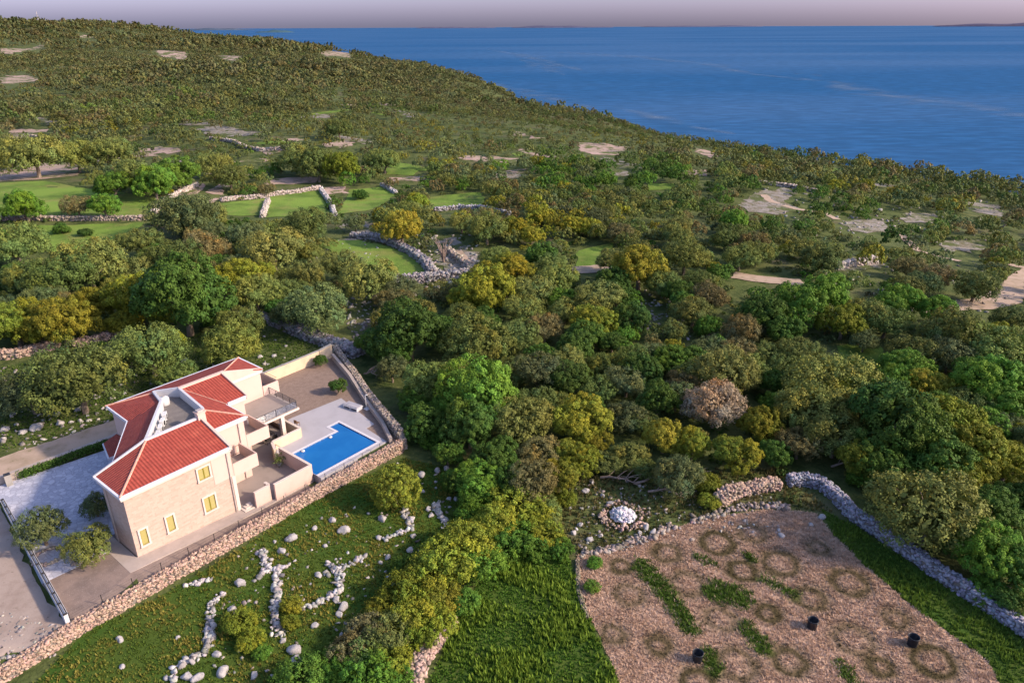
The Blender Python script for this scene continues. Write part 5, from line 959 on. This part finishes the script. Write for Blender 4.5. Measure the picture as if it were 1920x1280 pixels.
for r in rk:
    nm = next((n_ for n_, pl in RKREG if inpoly([r[0]], [r[1]], pl)[0]), 'near the white stone heap and the dry field'); bins.setdefault((('large' if r[2] > 16 else 'middling' if r[2] > 11 else 'small'), nm), []).append(r)
ORD2 = ORD + [f'{n_} from left' for n_ in ('fifteenth', 'sixteenth', 'seventeenth', 'eighteenth', 'nineteenth', 'twentieth', 'twenty first', 'twenty second', 'twenty third', 'twenty fourth')]
for (sz, nm), rs in bins.items():
    rs.sort()
    for i, r in enumerate(rs):
        g = G(r[0], r[1]); d = math.sqrt(g[0] ** 2 + g[1] ** 2 + (HC - g[2]) ** 2); s = r[2] / F * d; n = 3 if sz == 'large' else 1
        C = rng.normal(0, .22 * s, (n, 3)) * np.array((1, 1, .15)) + np.array((0, 0, .12 * s)); C[0] = (0, 0, .15 * s); V0 = None
        kk = rng.integers(0, 10, n); import bmesh
        bm = bmesh.new(); bmesh.ops.create_icosphere(bm, subdivisions=3, radius=1); A0 = np.array([v.co[:] for v in bm.verts]); F0 = np.array([[v.index for v in f.verts] for f in bm.faces]); bm.free()
        f1 = rng.normal(size=(9, 3)); f1 /= np.linalg.norm(f1, axis=1)[:, None]; dd = rng.uniform(.55, .95, 9)
        for nn_, q in zip(f1, dd):
            pr_ = A0 @ nn_; A0 -= np.maximum(pr_ - q, 0)[:, None] * nn_
        A0 *= (1 + .1 * np.sin(A0 @ rng.normal(size=3) * 5)[:, None]); A0 = A0 * np.array((.56, .44, .4)) * s + np.array((0, 0, .12 * s))
        o = link(bpy.data.objects.new('rock', np_mesh('rock', A0, F0, M['limestone']))); o.location = tuple(g); o.rotation_euler = (0, 0, rng.uniform(0, 6.28)); lab = f'{sz} pale limestone rock {nm}'
        tag(o, (ORD2[i] + ' ' + lab) if len(rs) > 1 else lab, 'rock', 'loose limestone rocks')
px_ = py_ = 0
SL = [([(355, 775), (300, 830), (285, 880), (290, 960), (280, 1040), (250, 1110), (190, 1150), (130, 1170), (80, 1220), (70, 1270)], 'long winding line of white stones nearest the lower left of the meadow'), ([(560, 530), (598, 535), (600, 590), (598, 625)], 'short hooked line of white stones just below the pink retaining wall'),
      ([(570, 690), (590, 650), (640, 632), (690, 630), (728, 612)], 'crossing line of white stones forming the bar of a letter T'), ([(670, 640), (665, 700), (667, 760), (680, 790), (660, 830), (655, 900), (655, 960), (680, 1025)], 'straight long line of white stones running down past the golden shrub'),
      ([(970, 600), (985, 640), (1020, 640), (1060, 605), (1110, 590), (1160, 568)], 'line of white stones slanting up to the right in mid meadow'), ([(960, 660), (1010, 650), (1045, 680)], 'small cluster line of white stones in the middle of the meadow'), ([(1000, 695), (1035, 720), (1025, 770), (980, 785), (930, 815), (870, 840), (800, 862)], 'curved line of white stones bending like a hook in mid meadow'),
      ([(1400, 290), (1395, 320), (1425, 350), (1440, 400), (1400, 415), (1340, 440), (1265, 465)], 'bent line of white stones below the round shrub'), ([(1570, 260), (1600, 330), (1635, 370), (1640, 420), (1700, 400)], 'broken line of white stones right of the round shrub'), ([((px_ - 300) * 3.048, (py_ - 860) * 3.048) for px_, py_ in ((1092, 1042), (1150, 1030), (1210, 1010), (1260, 986))], 'tumbled row of stones at the upper left edge of the dry field'), ([((px_ - 300) * 3.048, (py_ - 860) * 3.048) for px_, py_ in ((1300, 978), (1350, 962), (1420, 948), (1480, 952))], 'tumbled row of stones at the upper edge of the dry field'), ([(150, 720), (220, 715), (290, 690)], 'short line of small white stones under the pink retaining wall')]
for pts, lb in SL:
    c = np.array([G(300 + x / 3.048, 860 + y / 3.048) for x, y in pts]); o0 = c[0].copy(); L = np.concatenate([[0], np.cumsum(np.hypot(*np.diff(c[:, :2], axis=0).T))]); n = int(L[-1] / .085); s = np.linspace(0, L[-1], n) + rng.normal(0, .1, n); C = np.column_stack([np.interp(s, L, c[:, 0]) + rng.normal(0, .3 if 'tumbled' in lb else .17, n), np.interp(s, L, c[:, 1]) + rng.normal(0, .3 if 'tumbled' in lb else .17, n)])
    C = np.column_stack([C, T(C[:, 0], C[:, 1]) + .1]) - o0; o = stones_mesh('stone_row', C, rng.uniform(.16, .46, n), stone_cols(n, (.3, .25, .22) if 'tumbled' in lb else (.4, .385, .38), .2)); o.location = tuple(o0); tag(o, lb, 'stone row')
# heap of white stones in its hollow
g = G(1168, 968); n = 260; a = rng.uniform(0, 6.28, n); r = 1.25 * np.sqrt(rng.random(n)); C = np.column_stack([r * np.cos(a), r * np.sin(a), .55 * (1 - (r / 1.3) ** 2) + rng.uniform(0, .12, n)]); o = stones_mesh('stone_heap', C, rng.uniform(.16, .34, n), stone_cols(n, (.55, .54, .58), .12)); o.location = tuple(g); tag(o, 'round heap of white stones in a dark hollow below the wood', 'stone heap')
n = 150; a = rng.uniform(0, 6.28, n); r = rng.uniform(1.7, 2.5, n); C = np.column_stack([r * np.cos(a), r * np.sin(a), rng.uniform(0, .25, n)]); o = stones_mesh('rubble_ring', C, rng.uniform(.16, .36, n), stone_cols(n, PINKS)); o.location = tuple(g); tag(o, 'ring of pinkish rubble around the white stone heap', 'stone ring')
# loose rubble nobody could count
def rubble(poly, n, lo_s, hi_s):
    q = np.array(poly, float); out = []
    while len(out) < n:
        x, y = rng.uniform(q[:, 0].min(), q[:, 0].max()), rng.uniform(q[:, 1].min(), q[:, 1].max())
        if inpoly([x], [y], poly)[0]: out.append(G(x, y))
    return np.array(out), rng.uniform(lo_s, hi_s, n)
cs, ss_ = [], []
for pl, n, a, b in (([(1050, 890), (1460, 900), (1460, 1000), (1090, 1030)], 300, .08, .34), ([(-10, 690), (200, 690), (480, 680), (620, 640), (520, 700), (210, 790), (-10, 850)], 260, .12, .5), ([(450, 1030), (740, 900), (860, 880), (860, 1000), (640, 1250), (350, 1270)], 240, .08, .35), ([(640, 560), (760, 540), (700, 640), (660, 650)], 160, .2, .6), ([(1200, 540), (1260, 540), (1300, 640), (1200, 620)], 120, .2, .6), ([(1480, 560), (1720, 590), (1900, 590), (1900, 480), (1560, 500)], 130, .2, .6), ([(1400, 350), (1900, 370), (1900, 470), (1500, 440)], 260, .3, .8), ([(780, 440), (900, 440), (900, 540), (800, 540)], 160, .3, .8), ([(560, 460), (700, 440), (720, 480), (600, 500)], 40, .2, .5), ([(0, 850), (0, 870), (200, 800), (200, 780)], 60, .1, .3), ([(0, 1140), (130, 1180), (100, 1230), (0, 1250)], 260, .1, .3)):
    c, s = rubble(pl, n, a, b); cs.append(c); ss_.append(s)
cs = np.concatenate(cs); ss_ = np.concatenate(ss_); o = stones_mesh('rubble', cs, ss_, stone_cols(len(cs), (.3, .28, .26), .25)); tag(o, 'scattered pale rubble and small stones over slopes and meadow', 'rubble', kind='stuff')
# ------------------------------------------------------------------ grass
def tufts(name, label, x, y, hgt, col, blades=5, wd=.05, lean=.5, zoff=.02):
    n = len(x); z = T(x, y) + zoff; a = rng.uniform(0, 6.28, (n, blades)); h = hgt[:, None] * rng.uniform(.6, 1.2, (n, blades)); ln = rng.uniform(.15, lean, (n, blades)) * h
    bx_ = x[:, None] + np.cos(a) * .07; by_ = y[:, None] + np.sin(a) * .07; w_ = wd * rng.uniform(.7, 1.4, (n, blades)) * (1 + hgt[:, None])
    p = np.stack([np.stack([bx_ - np.sin(a) * w_, by_ + np.cos(a) * w_, z[:, None] + 0 * a], -1), np.stack([bx_ + np.sin(a) * w_, by_ - np.cos(a) * w_, z[:, None] + 0 * a], -1), np.stack([bx_ + np.cos(a) * ln, by_ + np.sin(a) * ln, z[:, None] + h], -1)], 2)
    c = np.repeat(col, blades, 0) * rng.uniform(.8, 1.2, (n * blades, 1)); me = np_mesh(name, p.reshape(-1, 3), np.arange(n * blades * 3).reshape(-1, 3), M['grass'], c); tag(link(bpy.data.objects.new(name, me)), label, 'grass', kind='stuff')
def fillpx(poly_px, dens, lim=None):
    w_ = np.array(px_poly(poly_px)); A = w_.min(0), w_.max(0); n = int((A[1][0] - A[0][0]) * (A[1][1] - A[0][1]) * dens); x = rng.uniform(A[0][0], A[1][0], n); y = rng.uniform(A[0][1], A[1][1], n); k = inpoly(x, y, w_); return x[k], y[k]
GC = lambda n, a, b, m: np.array(a)[None] * (1 - m[:, None]) + np.array(b)[None] * m[:, None]
x, y = fillpx(MEADOW, 16); nz = np.clip(.5 + .3 * np.sin(x * .9 + 2 * np.sin(y * .5)) + .3 * np.sin(y * .7 + 1.7 * np.sin(x * .43)) + rng.normal(0, .2, len(x)), 0, 1); tufts('meadow_grass', 'rough green and yellowish grass of the meadow below the villa', x, y, .12 + .2 * nz * rng.random(len(x)), GC(len(x), (.085, .14, .02), (.26, .23, .05), nz ** 1.5))
x, y = fillpx(LANE, 26); nz = np.clip(.4 + .35 * np.sin(x * .7 + 2 * np.sin(y * .5)) + .25 * np.sin(y * 1.1 + x * .4) + rng.normal(0, .3, len(x)), 0, 1); tufts('lane_grass', 'lush bright green grass of the lane beside the dry field', x, y, .12 + .5 * nz ** 1.5, GC(len(x), (.065, .155, .018), (.19, .28, .034), nz), 5, .06)
x, y = fillpx(STRIP, 20); nz = np.clip(.4 + .35 * np.sin(x * .8 + 2 * np.sin(y * .6)) + rng.normal(0, .25, len(x)), 0, 1); tufts('strip_grass', 'green grass strip between the dry field and the grey wall', x, y, .12 + .3 * nz, GC(len(x), (.07, .14, .02), (.14, .22, .03), nz))
x, y = fillpx(FIELD, 44); zn = field_zone(x, y); rg_, gn = zn[:, 0], zn[:, 1]; kp = (rg_ < .35) | (rng.random(len(x)) < .3) | (gn > .5); x, y, rg_, gn = x[kp], y[kp], rg_[kp], gn[kp]; nz = rng.random(len(x)) * np.clip(.6 + .5 * np.sin(x * 1.1 + np.sin(y * 1.9) * 1.5), .1, 1); c = GC(len(x), (.5, .345, .25), (.68, .51, .4), nz); c = c * (1 - np.clip(rg_ * 1.5, 0, 1)[:, None]) + np.array((.075, .06, .026)) * np.clip(rg_ * 1.5, 0, 1)[:, None]; gk = gn * .85 > rng.random(len(x)); c[gk] = np.array((.075, .135, .018)) * rng.uniform(.7, 1.3, (gk.sum(), 1)); gk = gk; tufts('dry_grass', 'pinkish dry grass with darker rings covering the field', x, y, (.1 + .14 * rng.random(len(x))) * (1 - .5 * rg_) + .12 * gk, c, 5, .034, 1.2)
x, y = fillpx([(-10, 690), (200, 660), (480, 610), (600, 650), (520, 700), (210, 790), (-10, 850)], 7); nz = rng.random(len(x)); tufts('slope_grass', 'dark green grass on the rocky slope above the villa', x, y, .12 + .2 * nz, GC(len(x), (.05, .11, .018), (.11, .17, .03), nz))
x, y = fillpx([(1080, 880), (1480, 880), (1560, 960), (1440, 950), (1300, 975), (1085, 1040), (1040, 1000)], 10); nz = rng.random(len(x)); tufts('bank_grass', 'brown green undergrowth around the white stone heap', x, y, .12 + .3 * nz, GC(len(x), (.06, .08, .02), (.2, .16, .07), nz ** 2))
# ------------------------------------------------------------------ buckets, mast
for px, py, lb in ((1522, 1176, 'black plastic tub standing in the middle of the dry field'), (1710, 1208, 'black plastic tub nearest the grass strip, right part of the dry field'), (1307, 1238, 'black plastic tub beside a green tuft at the bottom of the dry field')):
    g = G(px, py); o = empty('plastic_tub', (g[0], g[1], g[2] - .03), rng.uniform(0, 3)); tag(o, lb, 'tub', 'black tubs in the field'); s = .44
    MB().lathe([(s * .8, 0), (s * .84, .02), (s * .95, .85), (s * 1.02, .86), (s * 1.02, .92), (s * .93, .92), (s * .9, .86), (s * .8, .25)], 28).build('tub_body', M['black'], o, True); MB().lathe([(s * .05, .3), (s * .84, .305)], 24).build('soil', M['soil'], o)
    for sg in (-1, 1): MB().tube([(sg * s * 1.0, -.14, .78), (sg * s * 1.12, -.1, .8), (sg * s * 1.12, .1, .8), (sg * s * 1.0, .14, .78)], .025, 6).build('handle', M['black'], o)
g = G(77, 46); d = np.hypot(g[0], g[1]); 
g = np.array((-1500., 0, 0)); dr = ray(77, 60); t_ = 2500; g = np.array((dr[0] * t_, dr[1] * t_, 0)); g[2] = float(T(g[0], g[1])); ms = empty('radio_mast', tuple(g)); tag(ms, 'thin grey radio mast on top of the distant wooded hill', 'mast')
hm = HC + t_ * ray(77, 22)[2] / np.hypot(*ray(77, 22)[:2]) * np.hypot(*dr[:2]) - g[2]; MB().tube([(0, 0, 0), (0, 0, hm)], [1.2, .8], 6).build('mast_pole', M['pipe'], ms)
for f in (.55, .8): MB().box(-2, 2, -.4, .4, hm * f, hm * f + 4).build('antenna', M['pipe'], ms)
